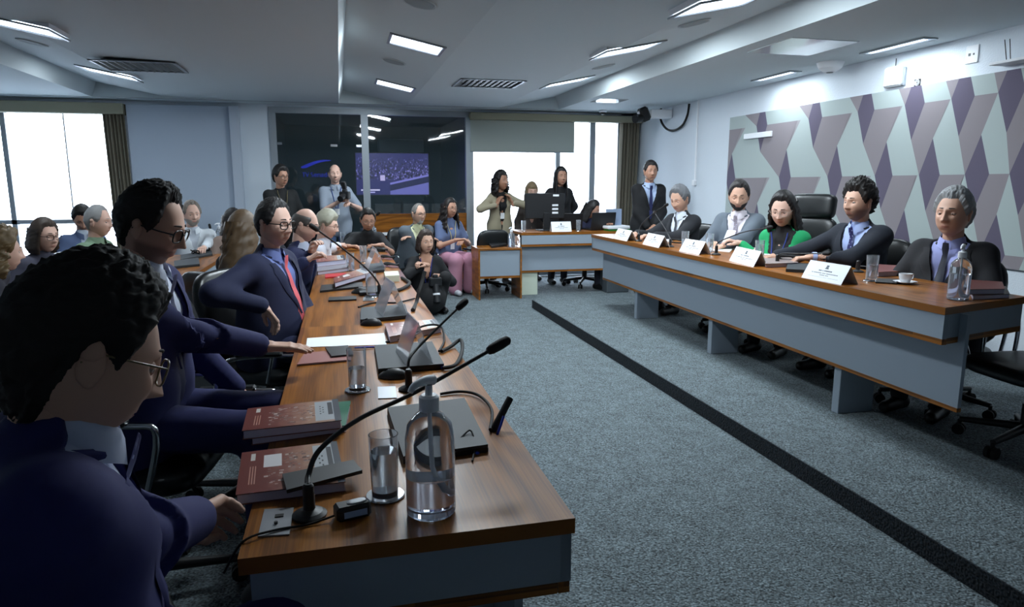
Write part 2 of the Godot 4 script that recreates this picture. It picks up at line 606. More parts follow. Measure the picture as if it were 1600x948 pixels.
func wallpaper() -> void:
	var y0 := 0.85
	var y1 := 2.25
	var g := G.new()
	g.bx(XR - 0.02, y0, -7.69, XR, y1, 2.6)
	var w := struct("trim_1", g, mat(srgb(150, 146, 150), 0.8))
	# printed pattern: lozenges centred on the row lines, pale and taupe leaning bands between them
	var zs := [-9.2, -7.71, -6.646, -5.872, -5.251, -4.764, -4.33, -3.965, -3.62, -3.28, -2.94, -2.6, -2.26, -1.92, -1.58, -1.24, -0.9, -0.5, 0.0]
	var X := XR - 0.0225
	var rows := [2.685, 2.105, 1.525, 0.945, 0.365]
	var names := ["dark", "pale", "taupe"]
	var gs := {"dark": G.new(), "pale": G.new(), "taupe": G.new()}
	var at := func(u: float) -> float:
		u = clampf(u, 0.0, zs.size() - 1.001)
		var k := int(u)
		return lerpf(zs[k], zs[k + 1], u - k)
	var put := func(kind: String, poly: Array) -> void:
		var p2 := PackedVector2Array()
		for q in poly: p2.append(q)
		var clip := PackedVector2Array([Vector2(-7.69, y0), Vector2(2.6, y0), Vector2(2.6, y1), Vector2(-7.69, y1)])
		for r in Geometry2D.intersect_polygons(p2, clip):
			var ids := Geometry2D.triangulate_polygon(r)
			var gg: G = gs[kind]
			var s := gg.v.size()
			for q in r: gg.vert(Vector3(X, q.y, q.x), Vector3(-1, 0, 0))
			for k in range(0, ids.size(), 3): gg.tri(s + ids[k], s + ids[k + 1], s + ids[k + 2])
	for r in rows.size() - 1:
		var ya: float = rows[r]
		var yb: float = rows[r + 1]
		var ym := (ya + yb) * 0.5
		var oa := 0.55 if r % 2 == 1 else 0.0
		var ob := 0.0 if r % 2 == 1 else 0.55
		if r % 2 == 0: oa = 0.0; ob = 0.55
		for k in range(0, 17):
			# top line lozenge k (u = k + oa), bottom line lozenges around it
			var al: float = at.call(k + oa)
			var ar := al + 0.205
			var at_ := (al + ar) * 0.5
			var kb := k if ob < oa else k
			var b0: float = at.call(k + ob) if ob < oa else at.call(k - 1 + ob)
			var b1: float = at.call(k + 1 + ob) if ob < oa else at.call(k + ob)
			var alp: float = at.call(k + 1 + oa)
			var s := maxf(0.0, (b1 - b0 - 0.42) * 0.35)
			var sp := maxf(0.0, (alp - al - 0.42) * 0.35)
			var b0r := b0 + 0.205
			var b0t := (b0 + b0r) * 0.5
			var b1t := b1 + 0.1025
			put.call("dark", [Vector2(al, ya), Vector2(at_, ym), Vector2(ar, ya)])
			put.call("dark", [Vector2(b0, yb), Vector2(b0t, ym), Vector2(b0r, yb)])
			put.call("pale", [Vector2(b0r, yb), Vector2(b0t, ym), Vector2(al - s, ya), Vector2(al, ya), Vector2(at_, ym), Vector2(b1, yb)])
			put.call("taupe", [Vector2(ar, ya), Vector2(at_, ym), Vector2(b1, yb), Vector2(b1t, ym), Vector2(alp - sp, ya)])
	var wp := {"dark": srgb(90, 83, 102), "pale": srgb(164, 175, 174), "taupe": srgb(134, 127, 132)}
	for k in names:
		var o := part("printed_" + k + "_shapes", gs[k], mat(wp[k], 0.85), w)
		o.set_meta("kind", "stuff")
func frame_rect(g: G, x0: float, y0: float, x1: float, y1: float, z: float, t: float, d: float) -> void:
	g.bx(x0, y0, z - d * 0.5, x0 + t, y1, z + d * 0.5)
	g.bx(x1 - t, y0, z - d * 0.5, x1, y1, z + d * 0.5)
	g.bx(x0, y0, z - d * 0.5, x1, y0 + t, z + d * 0.5)
	g.bx(x0, y1 - t, z - d * 0.5, x1, y1, z + d * 0.5)
func curtain(x0: float, x1: float, y0: float, y1: float, z: float, label: String, lean := 0.0, seed_ := 1) -> void:
	var rng := RandomNumberGenerator.new()
	rng.seed = seed_
	var m := 48
	var P := PackedVector3Array()
	for r in 2:
		for k in m + 1:
			var u := float(k) / m
			var zz := z + 0.035 * sin(u * 38.0 + seed_) + 0.012 * sin(u * 91.0)
			P.append(Vector3(lerpf(x0, x1, u) + (lean if r == 1 else 0.0), y1 if r == 0 else y0, zz))
	var g := G.new()
	g.grid(P, 2, m + 1)
	var P2 := PackedVector3Array()
	for q in P: P2.append(q + Vector3(0, 0, -0.004))
	g.grid(P2, 2, m + 1, false, false)
	var cm := mat(srgb(128, 122, 108), 0.9)
	cm.cull_mode = BaseMaterial3D.CULL_DISABLED
	single("curtain", g, cm, label, "curtain")
func back_wall() -> void:
	var g := G.new()
	# solid parts of the back wall
	g.bx(XL, 0, ZB - 0.2, -4.6, HC + 0.4, ZB)
	g.bx(-2.86, 0, ZB - 0.2, -0.92, HC + 0.4, ZB)
	g.bx(-4.6, 2.5, ZB - 0.2, -2.86, HC + 0.4, ZB)
	g.bx(-0.92, 2.52, ZB - 0.2, XR, HC + 0.4, ZB)
	g.bx(4.38, 0, ZB - 0.2, XR, 2.55, ZB)
	var bw := struct("wall_back", g, M.wall)
	# pale panel and recessed pier between window and control room
	g = G.new()
	g.bx(-2.70, 0.02, ZB, -1.42, 2.5, ZB + 0.10, 0.006)
	struct("trim_2", g, mat(srgb(176, 188, 204), 0.7))
	g = G.new()
	g.bx(-1.42, 0.0, ZB, -1.30, 2.5, ZB + 0.16, 0.004)
	struct("trim_3", g, mat(srgb(182, 192, 206), 0.7))
	# left window: frame, mullion, transom, panes
	g = G.new()
	frame_rect(g, -4.6, 0.12, -2.86, 2.5, ZB - 0.05, 0.05, 0.10)
	g.bx(-4.6, 0.93, ZB - 0.09, -2.86, 0.985, ZB - 0.01)
	g.bx(-4.22, 0.12, ZB - 0.09, -4.16, 2.5, ZB - 0.01)
	g.bx(-3.505, 0.985, ZB - 0.07, -3.49, 2.5, ZB - 0.05)
	var w := struct("window_1", g, M.alu)
	for r in [[-4.55, -4.22], [-4.16, -3.5], [-3.5, -2.91]]:
		for yy in [[0.17, 0.93], [0.985, 2.45]]:
			g = G.new()
			g.bx(r[0], yy[0], ZB - 0.064, r[1], yy[1], ZB - 0.056)
			part("pane", g, M.glass, w)
	g = G.new()
	g.bx(-4.62, 0.0, ZB - 0.1, -2.86, 0.12, ZB)
	struct("baseboard_back", g, M.wall)
	# pelmet boxes over both windows
	g = G.new()
	g.bx(-5.1, 2.36, ZB, -2.72, 2.5, ZB + 0.16, 0.004)
	struct("trim_4", g, M.beige)
	g = G.new()
	g.bx(1.93, 2.4, ZB, 4.66, 2.5, ZB + 0.16, 0.004)
	struct("trim_5", g, M.beige)
	# right window
	g = G.new()
	frame_rect(g, 1.93, 0.02, 4.38, 2.52, ZB - 0.05, 0.06, 0.12)
	g.bx(1.93, 0.36, ZB - 0.09, 4.38, 0.42, ZB - 0.01)
	g.bx(3.30, 0.02, ZB - 0.1, 3.37, 2.52, ZB)
	g.bx(3.86, 0.02, ZB - 0.1, 3.95, 2.52, ZB)
	var w2 := struct("window_2", g, M.alu)
	for r in [[1.99, 3.30], [3.37, 3.86], [3.95, 4.32]]:
		for yy in [[0.08, 0.36], [0.42, 2.46]]:
			g = G.new()
			g.bx(r[0], yy[0], ZB - 0.064, r[1], yy[1], ZB - 0.056)
			part("pane", g, M.glass, w2)
	curtain(-2.98, -2.72, 0.05, 2.37, ZB + 0.09, "taupe pleated curtain gathered beside the pale panel", 0.03, 2)
	curtain(4.33, 4.66, PLAT, 2.41, ZB + 0.09, "taupe pleated curtain in the corner by the papered wall", -0.04, 5)
	# roller blind
	var t := thing("roller_blind", "grey roller blind half lowered over the right window", "blind", Vector3(2.72, 2.46, ZB + 0.05))
	g = G.new()
	g.bx(-0.78, -0.52, -0.002, 0.86, 0.0, 0.002)
	part("fabric", g, mat(srgb(168, 176, 170), 0.85), t)
	g = G.new()
	g.tube([Vector3(-0.78, -0.52, 0), Vector3(0.86, -0.52, 0)], 0.009)
	part("bottom_bar", g, M.alu, t)
	g = G.new()
	g.tube([Vector3(-0.8, 0.0, 0), Vector3(0.88, 0.0, 0)], 0.028, -1.0, 14)
	part("roller", g, M.beige, t)
	# control room behind a glass partition
	var x0 := -0.92
	var x1 := 1.93
	g = G.new()
	g.bx(x0, 0, ZB - 3.0, x0 - 0.1, 2.9, ZB - 0.2)
	g.bx(x1, 0, ZB - 3.0, x1 + 0.1, 2.9, ZB - 0.2)
	g.bx(x0, 0, ZB - 3.1, x1, 2.9, ZB - 3.0)
	g.bx(x0, 2.52, ZB - 3.0, x1, 2.6, ZB - 0.2)
	struct("wall_control_room", g, mat(srgb(38, 46, 54), 0.85))
	g = G.new()
	g.bx(x0, 2.44, ZB - 0.06, x1, 2.52, ZB + 0.02)
	g.bx(x0, 0, ZB - 0.06, x0 + 0.09, 2.439, ZB + 0.02)
	g.bx(0.34, 0, ZB - 0.05, 0.44, 2.439, ZB + 0.02)
	g.bx(x1 - 0.06, 0, ZB - 0.06, x1, 2.439, ZB + 0.04)
	var wp := struct("window_3", g, M.alu)
	for r in [[x0 + 0.09, 0.34, 0.02], [0.44, x1 - 0.06, 1.0]]:
		g = G.new()
		g.bx(r[0], r[2], ZB - 0.016, r[1], 2.44, ZB - 0.006)
		part("pane", g, M.glass, wp)
	for xx in [[-0.81, 2.02], [-0.05, 2.0], [0.31, 2.0]]:
		g = G.new()
		g.bx(xx[0] - 0.05, xx[1] - 0.02, ZB - 0.02, xx[0] + 0.05, xx[1] + 0.02, ZB + 0.012, 0.004)
		part("door_fitting", g, M.chrome, wp)
	g = G.new()
	g.bx(0.44, 0, ZB - 0.03, x1 - 0.06, 1.0, ZB + 0.01)
	g.bx(0.44, 1.0, ZB - 0.07, x1 - 0.06, 1.02, ZB + 0.02)
	part("wood_panel", g, M.wood_side, wp)
	g = G.new()
	g.bx(0.44, 0.70, ZB + 0.01, x1 - 0.06, 0.745, ZB + 0.05, 0.004)
	part("ledge", g, M.white, wp)
	# blue station mark on the glass door: swoosh and word
	var sw := G.new()
	var pts := PackedVector2Array()
	for k in 15:
		var u := k / 14.0
		pts.append(Vector2(-0.21 + 0.42 * u, 0.10 * sin(u * PI * 0.62)))
	for k in 15:
		var u := 1.0 - k / 14.0
		pts.append(Vector2(-0.21 + 0.42 * u, 0.10 * sin(u * PI * 0.62) - 0.004 - 0.055 * pow(1.0 - u, 0.6) * minf(1.0, 0.3 + u * 4.0)))
	sw.prism(pts, 0.002, Transform3D(Basis(), Vector3(-0.31, 1.70, ZB - 0.004)))
	var bl := mat(srgb(24, 44, 190), 0.5)
	part("swoosh_mark", sw, bl, wp)
	lettering("TV Senado", 0.085, Vector3(-0.31, 1.585, ZB - 0.004), Basis(), bl, wp, "word_mark")
	# wall screen inside, showing a full assembly hall
	var s := thing("wall_screen", "lit screen behind the glass showing a crowded assembly hall", "screen", Vector3(0.88, 1.62, ZB - 1.4))
	g = G.new()
	g.box(Vector3(0, 0, -0.02), Vector3(1.24, 0.72, 0.04), Basis(), 0.006)
	part("casing", g, M.black, s)
	g = G.new()
	g.face([Vector3(-0.6, -0.34, 0.002), Vector3(0.6, -0.34, 0.002), Vector3(0.6, 0.34, 0.002), Vector3(-0.6, 0.34, 0.002)], Vector3(0, 0, 1), [Vector2(0, 1), Vector2(1, 1), Vector2(1, 0), Vector2(0, 0)])
	part("picture", g, screen_mat(), s)
	var sl := AreaLight3D.new()
	sl.name = "light"
	s.add_child(sl)
	sl.area_size = Vector2(1.2, 0.68)
	sl.light_energy = 0.25
	sl.light_color = Color(0.5, 0.5, 1.0)
	sl.area_range = 8.0
	sl.area_attenuation = 2.0
	sl.shadow_enabled = true
	sl.position = Vector3(0, 0, 0.02)
	sl.rotation = Vector3(0, PI, 0)
	g = G.new()
	g.bx(0.3, 0.72, ZB - 0.9, 1.85, 0.76, ZB - 0.25)
	g.bx(0.35, 0, ZB - 0.85, 0.4, 0.72, ZB - 0.3)
	g.bx(1.75, 0, ZB - 0.85, 1.8, 0.72, ZB - 0.3)
	single("control_desk", g, M.darkgrey, "dark desk behind the glass of the control room", "desk")
	for k in 3:
		var mo := thing("desk_monitor", ["black monitor on the control room desk, beside the glass door", "black monitor on the control room desk, the middle of three", "black monitor on the control room desk, beside the right window"][k], "monitor", Vector3(0.72 + k * 0.44, 0.76, ZB - 0.5), 0.0, "monitors on the control desk")
		g = G.new()
		g.box(Vector3(0, 0.27, 0), Vector3(0.4, 0.25, 0.03), Basis(), 0.006)
		part("screen_back", g, M.plastic, mo)
		g = G.new()
		g.box(Vector3(0, 0.075, -0.01), Vector3(0.05, 0.16, 0.02))
		g.box(Vector3(0, 0.006, 0), Vector3(0.2, 0.012, 0.14), Basis(), 0.004)
		part("stand", g, M.plastic, mo)
	g = G.new()
	g.box(Vector3(1.15, 2.15, ZB - 2.85), Vector3(0.85, 0.27, 0.2), Basis(), 0.03)
	single("air_conditioner", g, mat(srgb(120, 130, 138), 0.5), "wall air conditioner high up in the control room", "air conditioner")
	# ground outside
	g = G.new()
	g.bx(-30, -0.6, -60, 30, -0.4, ZB - 3.3)
	single("terrace", g, mat(srgb(235, 238, 240), 0.9), "bright paved terrace outside the windows", "terrace")
func lettering(text: String, size: float, at: Vector3, b: Basis, m: Material, parent: Node3D, called: String, depth := 0.002) -> MeshInstance3D:
	var tm := TextMesh.new()
	var f := SystemFont.new()
	f.font_names = PackedStringArray(["Droid Sans"])
	tm.font = f
	tm.text = text
	tm.font_size = 32
	tm.pixel_size = size / 32.0
	tm.depth = depth
	tm.curve_step = 2.0
	var o := MeshInstance3D.new()
	o.name = called
	o.mesh = tm
	o.material_override = m
	parent.add_child(o, true)
	o.transform = Transform3D(b, at)
	return o
func screen_mat() -> StandardMaterial3D:
	var w := 240
	var h := 136
	var im := Image.create(w, h, false, Image.FORMAT_RGB8)
	im.fill(Color(0.18, 0.17, 0.42))
	var rng := RandomNumberGenerator.new()
	rng.seed = 3
	for k in 900:
		var y := 12 + int(pow(rng.randf(), 0.8) * 70)
		var x := rng.randi() % w
		var sz := 2 + int(y / 24.0)
		var v := rng.randf()
		im.fill_rect(Rect2i(x, y, sz, sz + 1), Color(0.08, 0.07, 0.2).lerp(Color(0.6, 0.58, 0.95), v * v))
	# curved desk sweeping through the lower right of the picture
	for x in range(110, w):
		var y0 := 96 - int((x - 110) * 0.22)
		im.fill_rect(Rect2i(x, y0, 1, 7), Color(0.5, 0.5, 0.85))
		im.fill_rect(Rect2i(x, y0 + 7, 1, 20), Color(0.12, 0.12, 0.3))
		im.fill_rect(Rect2i(x, y0 + 27, 1, h), Color(0.42, 0.43, 0.75))
	im.fill_rect(Rect2i(78, 72, 16, 18), Color(0.78, 0.75, 0.95))
	im.fill_rect(Rect2i(14, 118, 62, 5), Color(0.85, 0.85, 1))
	im.fill_rect(Rect2i(20, 126, 40, 4), Color(0.75, 0.75, 1))
	var m := mat(Color(0.02, 0.02, 0.03), 0.3)
	m.emission_enabled = true
	m.emission = Color(1, 1, 1)
	m.emission_operator = BaseMaterial3D.EMISSION_OP_MULTIPLY
	m.emission_texture = tex(im)
	m.emission_energy_multiplier = 1.0
	return m
# ceiling: flat bands and sloping coffers running front to back
func ceiling() -> void:
	var z0 := ZB + 0.38
	var z1 := 3.0
	var D := 0.18
	# cross-section (x, y): flat, slanted face up, slope back down
	var pr := [Vector2(XL, HC), Vector2(-3.0, HC), Vector2(-2.94, HC + D), Vector2(-2.2, HC + 0.035), Vector2(-1.25, HC), Vector2(0.04, HC), Vector2(0.10, HC + D), Vector2(0.98, HC), Vector2(2.30, HC), Vector2(3.16, HC + D), Vector2(3.22, HC), Vector2(XR, HC)]
	var g := G.new()
	for k in pr.size() - 1:
		var a: Vector2 = pr[k]
		var b: Vector2 = pr[k + 1]
		var t := (b - a).normalized()
		var nn := Vector3(t.y, -t.x, 0)
		g.face([Vector3(a.x, a.y, z0), Vector3(b.x, b.y, z0), Vector3(b.x, b.y, z1), Vector3(a.x, a.y, z1)], nn)
		# closed end of each coffer at the back
		if a.y > HC or b.y > HC:
			g.face([Vector3(a.x, HC, z0), Vector3(a.x, a.y, z0), Vector3(b.x, b.y, z0), Vector3(b.x, HC, z0)], Vector3(0, 0, 1))
	g.bx(XL, HC + 0.25, ZB - 0.2, XR, HC + 0.4, 3.2)
	g.bx(XL, HC, ZB, XR, HC + 0.25, z0 - 0.02)
	struct("ceiling", g, M.ceil)
	g = G.new()
	g.bx(XL, HC - 0.001, z0 - 0.022, XR, HC + 0.010, z0 - 0.004)
	struct("trim_6", g, M.black)
	# lights set in the slopes
	var n2 := Vector3(D, 0.88, 0).normalized()
	var p2 := Vector3(0.98, HC - 0.003, 0)
	var n3 := Vector3(-D, 0.86, 0).normalized()
	var p3 := Vector3(2.30, HC - 0.003, 0)
	var n1 := Vector3(D - 0.035, 0.74, 0).normalized()
	var p1 := Vector3(-2.2, HC + 0.032, 0)
	var l := [
		[650, 70, p2, n2, 0.42, "bright twin-cell ceiling light in the middle coffer beside a round speaker", 1.0],
		[617, 134, p2, n2, 0.42, "bright twin-cell ceiling light at the glass partition end of the middle coffer", 1.0],
		[980, 78, p3, n3, 0.5, "ceiling light in the coffer beside the papered wall, middle one of three", 1.0],
		[886, 128, p3, n3, 0.5, "ceiling light in the coffer beside the papered wall, the one at the window end", 1.0],
		[1128, 6, p3, n3, 0.5, "ceiling light in the coffer beside the papered wall, farthest from the windows", 1.0],
		[28, 40, p1, n1, 0.5, "ceiling light in the coffer over the second row, farthest from the window", 0.35],
		[172, 115, p1, n1, 0.5, "ceiling light in the coffer over the second row, at the window end", 0.35]]
	# the middle coffer goes on overhead with the same spacing
	var over := Vector3(0.67, HC + 0.062, -3.55)
	luminaire(over, 0.42, 0.36, Vector3(n2.y, -n2.x, 0), n2, "ceiling light in the middle coffer above the long table", 1.0, 2)
	for q in l:
		var at := on_plane(q[0], q[1], q[2], q[3])
		var nn: Vector3 = q[3]
		var sl := Vector3(nn.y, -nn.x, 0)
		luminaire(at, q[4], 0.36, sl, nn, q[5], q[6], 2)
	# narrow wall washers over the papered wall
	luminaire(Vector3(4.4, HC - 0.004, -4.85), 0.62, 0.09, Vector3(0, 0, 1), Vector3.UP, "narrow wall-washing ceiling light above the white wall box", 0.22, 1)
	luminaire(Vector3(4.4, HC - 0.004, -6.45), 0.62, 0.09, Vector3(0, 0, 1), Vector3.UP, "narrow wall-washing ceiling light above the white bar on the papered wall", 0.22, 1)
	# round ceiling speakers
	for q in [[655, 4, p2, n2, "round ceiling speaker in the middle coffer, the one farther from the glass partition"], [615, 96, p2, n2, "round ceiling speaker between the two lit lights of the middle coffer"], [943, 104, p3, n3, "round ceiling speaker in the papered wall coffer, towards the windows"], [1085, 36, p3, n3, "round ceiling speaker in the papered wall coffer, farther from the windows"], [50, 66, p1, n1, "round ceiling speaker in the coffer over the second row"]]:
		var at := on_plane(q[0], q[1], q[2], q[3])
		var nn: Vector3 = q[3]
		var b := Basis(Vector3(nn.y, -nn.x, 0), nn, Vector3(0, 0, 1))
		var sp := thing("ceiling_speaker", q[4], "speaker", at, 0.0, "round ceiling speakers")
		sp.basis = b
		g = G.new()
		g.turned([Vector2(0.0, -0.006), Vector2(0.10, -0.006), Vector2(0.105, 0.0)], 28)
		part("grille", g, mat(srgb(150, 160, 164), 0.8), sp)
		g = G.new()
		g.turned([Vector2(0.105, -0.003), Vector2(0.112, -0.008), Vector2(0.12, 0.0)], 28)
		part("rim", g, M.ceil, sp)
	# air grilles
	for q in [[220, 103, 0.72, "dark slatted air grille in the ceiling near the left window"], [763, 130, 0.72, "dark slatted air grille in the ceiling before the right window"]]:
		var at := on_y(q[0], q[1], HC)
		var v := thing("air_grille", q[3], "air vent", at)
		g = G.new()
		frame_rect_h(g, 0.36, 0.30, 0.03, -0.006)
		part("frame", g, M.alu, v)
		g = G.new()
		g.box(Vector3(0, -0.001, 0), Vector3(0.70, 0.002, 0.58))
		part("backing", g, M.black, v)
		for k in 11:
			g = G.new()
			g.box(Vector3(-0.32 + k * 0.064, -0.006, 0), Vector3(0.03, 0.003, 0.56), Basis(Vector3(0, 0, 1), 0.6))
			part("slat", g, mat(srgb(120, 130, 130), 0.6), v)
	# glossy square access panels and an unlit one
	for q in [[1252, 73, 0.40, "glossy square panel in the ceiling before the papered wall"], [952, 157, 0.26, "glossy square panel in the ceiling near the corner camera"]]:
		var at := on_y(q[0], q[1], HC)
		g = G.new()
		g.box(Vector3(0, -0.003, 0), Vector3(q[2] * 1.5, 0.006, q[2] * 1.5), Basis(Vector3.UP, 0.0), 0.001)
		single("ceiling_panel", g, M.gloss, q[3], "panel", "", Transform3D(Basis(), at))
	# domed camera
	var dc := thing("dome_camera", "small white dome camera on the ceiling before the blind", "camera", on_y(942, 172, HC))
	g = G.new()
	g.turned([Vector2(0, 0), Vector2(0.055, 0), Vector2(0.06, -0.02), Vector2(0.05, -0.035)], 20)
	part("base", g, M.white, dc)
	g = G.new()
	g.ball(Vector3(0, -0.035, 0), Vector3(0.042, 0.035, 0.042))
	part("dome", g, M.plastic, dc)
func frame_rect_h(g: G, hx: float, hz: float, t: float, y: float) -> void:
	for s in [-1.0, 1.0]:
		g.box(Vector3(s * (hx - t * 0.5), y, 0), Vector3(t, 0.01, hz * 2.0), Basis(), 0.002)
		g.box(Vector3(0, y, s * (hz - t * 0.5)), Vector3(hx * 2.0, 0.01, t), Basis(), 0.002)
# ---------------------------------------------------------------- people
var hair_noise := FastNoiseLite.new()
func head_pt(d: Vector3, f: Dictionary) -> Vector3:
	var dy := d.y
	var dz := d.z
	if dy < 0.0 and dz > -0.3:
		var q := sqrt(dy * dy + dz * dz)
		var nn := 2.9
		var k := q / pow(pow(absf(dy), nn) + pow(absf(dz), nn), 1.0 / nn) if q > 0.01 else 1.0
		var w := smoothstep(-0.3, 0.25, dz) * smoothstep(0.0, 0.25, -dy)
		dy *= lerpf(1.0, k, w)
		dz *= lerpf(1.0, k, w)
	var p := Vector3(d.x * 0.077 * f.get("wide", 1.0), dy * 0.118, dz * 0.098)
	if d.y < 0.0:
		var t := -d.y
		p.x *= 1.0 - 0.26 * t * t
		if d.z < 0.0: p.z *= 1.0 - 0.38 * t
		else: p.z *= 1.0 - 0.16 * t * t
	else:
		p.y *= 1.0 + 0.04 * d.y
	if d.z > 0.0:
		var x := p.x
		var y := p.y
		var fr := smoothstep(0.0, 0.5, d.z)
		p.z -= 0.007 * fr * exp(-x * x / 0.0012)
		var t := clampf((0.024 - y) / 0.054, 0.0, 1.0)
		var nose := (0.005 + 0.024 * pow(t, 1.25)) * smoothstep(-0.043, -0.031, y) * smoothstep(0.034, 0.018, y)
		var sg := 0.0075 + 0.0065 * t
		p.z += nose * exp(-x * x / (sg * sg)) * fr
		var ax := absf(x)
		p.z += 0.007 * exp(-(pow((ax - 0.0135) / 0.007, 2.0) + pow((y + 0.031) / 0.008, 2.0))) * fr
		p.z -= 0.012 * exp(-(pow((ax - 0.031) / 0.016, 2.0) + pow((y - 0.006) / 0.012, 2.0))) * fr
		p.z += 0.006 * exp(-pow((y - 0.027) / 0.011, 2.0) - x * x / 0.0022) * fr
		p.z += 0.005 * exp(-(pow((ax - 0.043) / 0.02, 2.0) + pow((y + 0.022) / 0.018, 2.0))) * fr
		p.z += 0.0065 * exp(-pow((y + 0.063) / 0.011, 2.0) - x * x / 0.0006) * fr
		p.z -= 0.005 * exp(-pow((y + 0.0635) / 0.003, 2.0) - x * x / 0.0007) * fr
		p.z -= 0.004 * exp(-pow((y + 0.081) / 0.007, 2.0) - x * x / 0.0008) * fr
		p.z += 0.007 * exp(-pow((y + 0.103) / 0.016, 2.0) - x * x / 0.0006) * fr
		if f.get("jowl", 0.0) > 0.0:
			p.x *= 1.0 + f.jowl * exp(-pow((y + 0.07) / 0.035, 2.0))
	return p
func hairline(phi: float, f: Dictionary) -> float:
	var a := absf(phi) * 180.0 / PI
	var fr: float = f.get("front", 0.074)
	var tp: float = f.get("temple", 0.055)
	var bk: float = f.get("nape", -0.085)
	var K := [[0.0, fr], [25.0, fr + 0.003], [42.0, fr], [54.0, tp], [66.0, 0.012], [76.0, -0.012], [88.0, 0.012], [100.0, 0.006], [116.0, -0.05], [135.0, bk], [180.0, bk]]
	for k in K.size() - 1:
		if a <= K[k + 1][0]:
			return lerpf(K[k][1], K[k + 1][1], (a - K[k][0]) / (K[k + 1][0] - K[k][0]))
	return bk
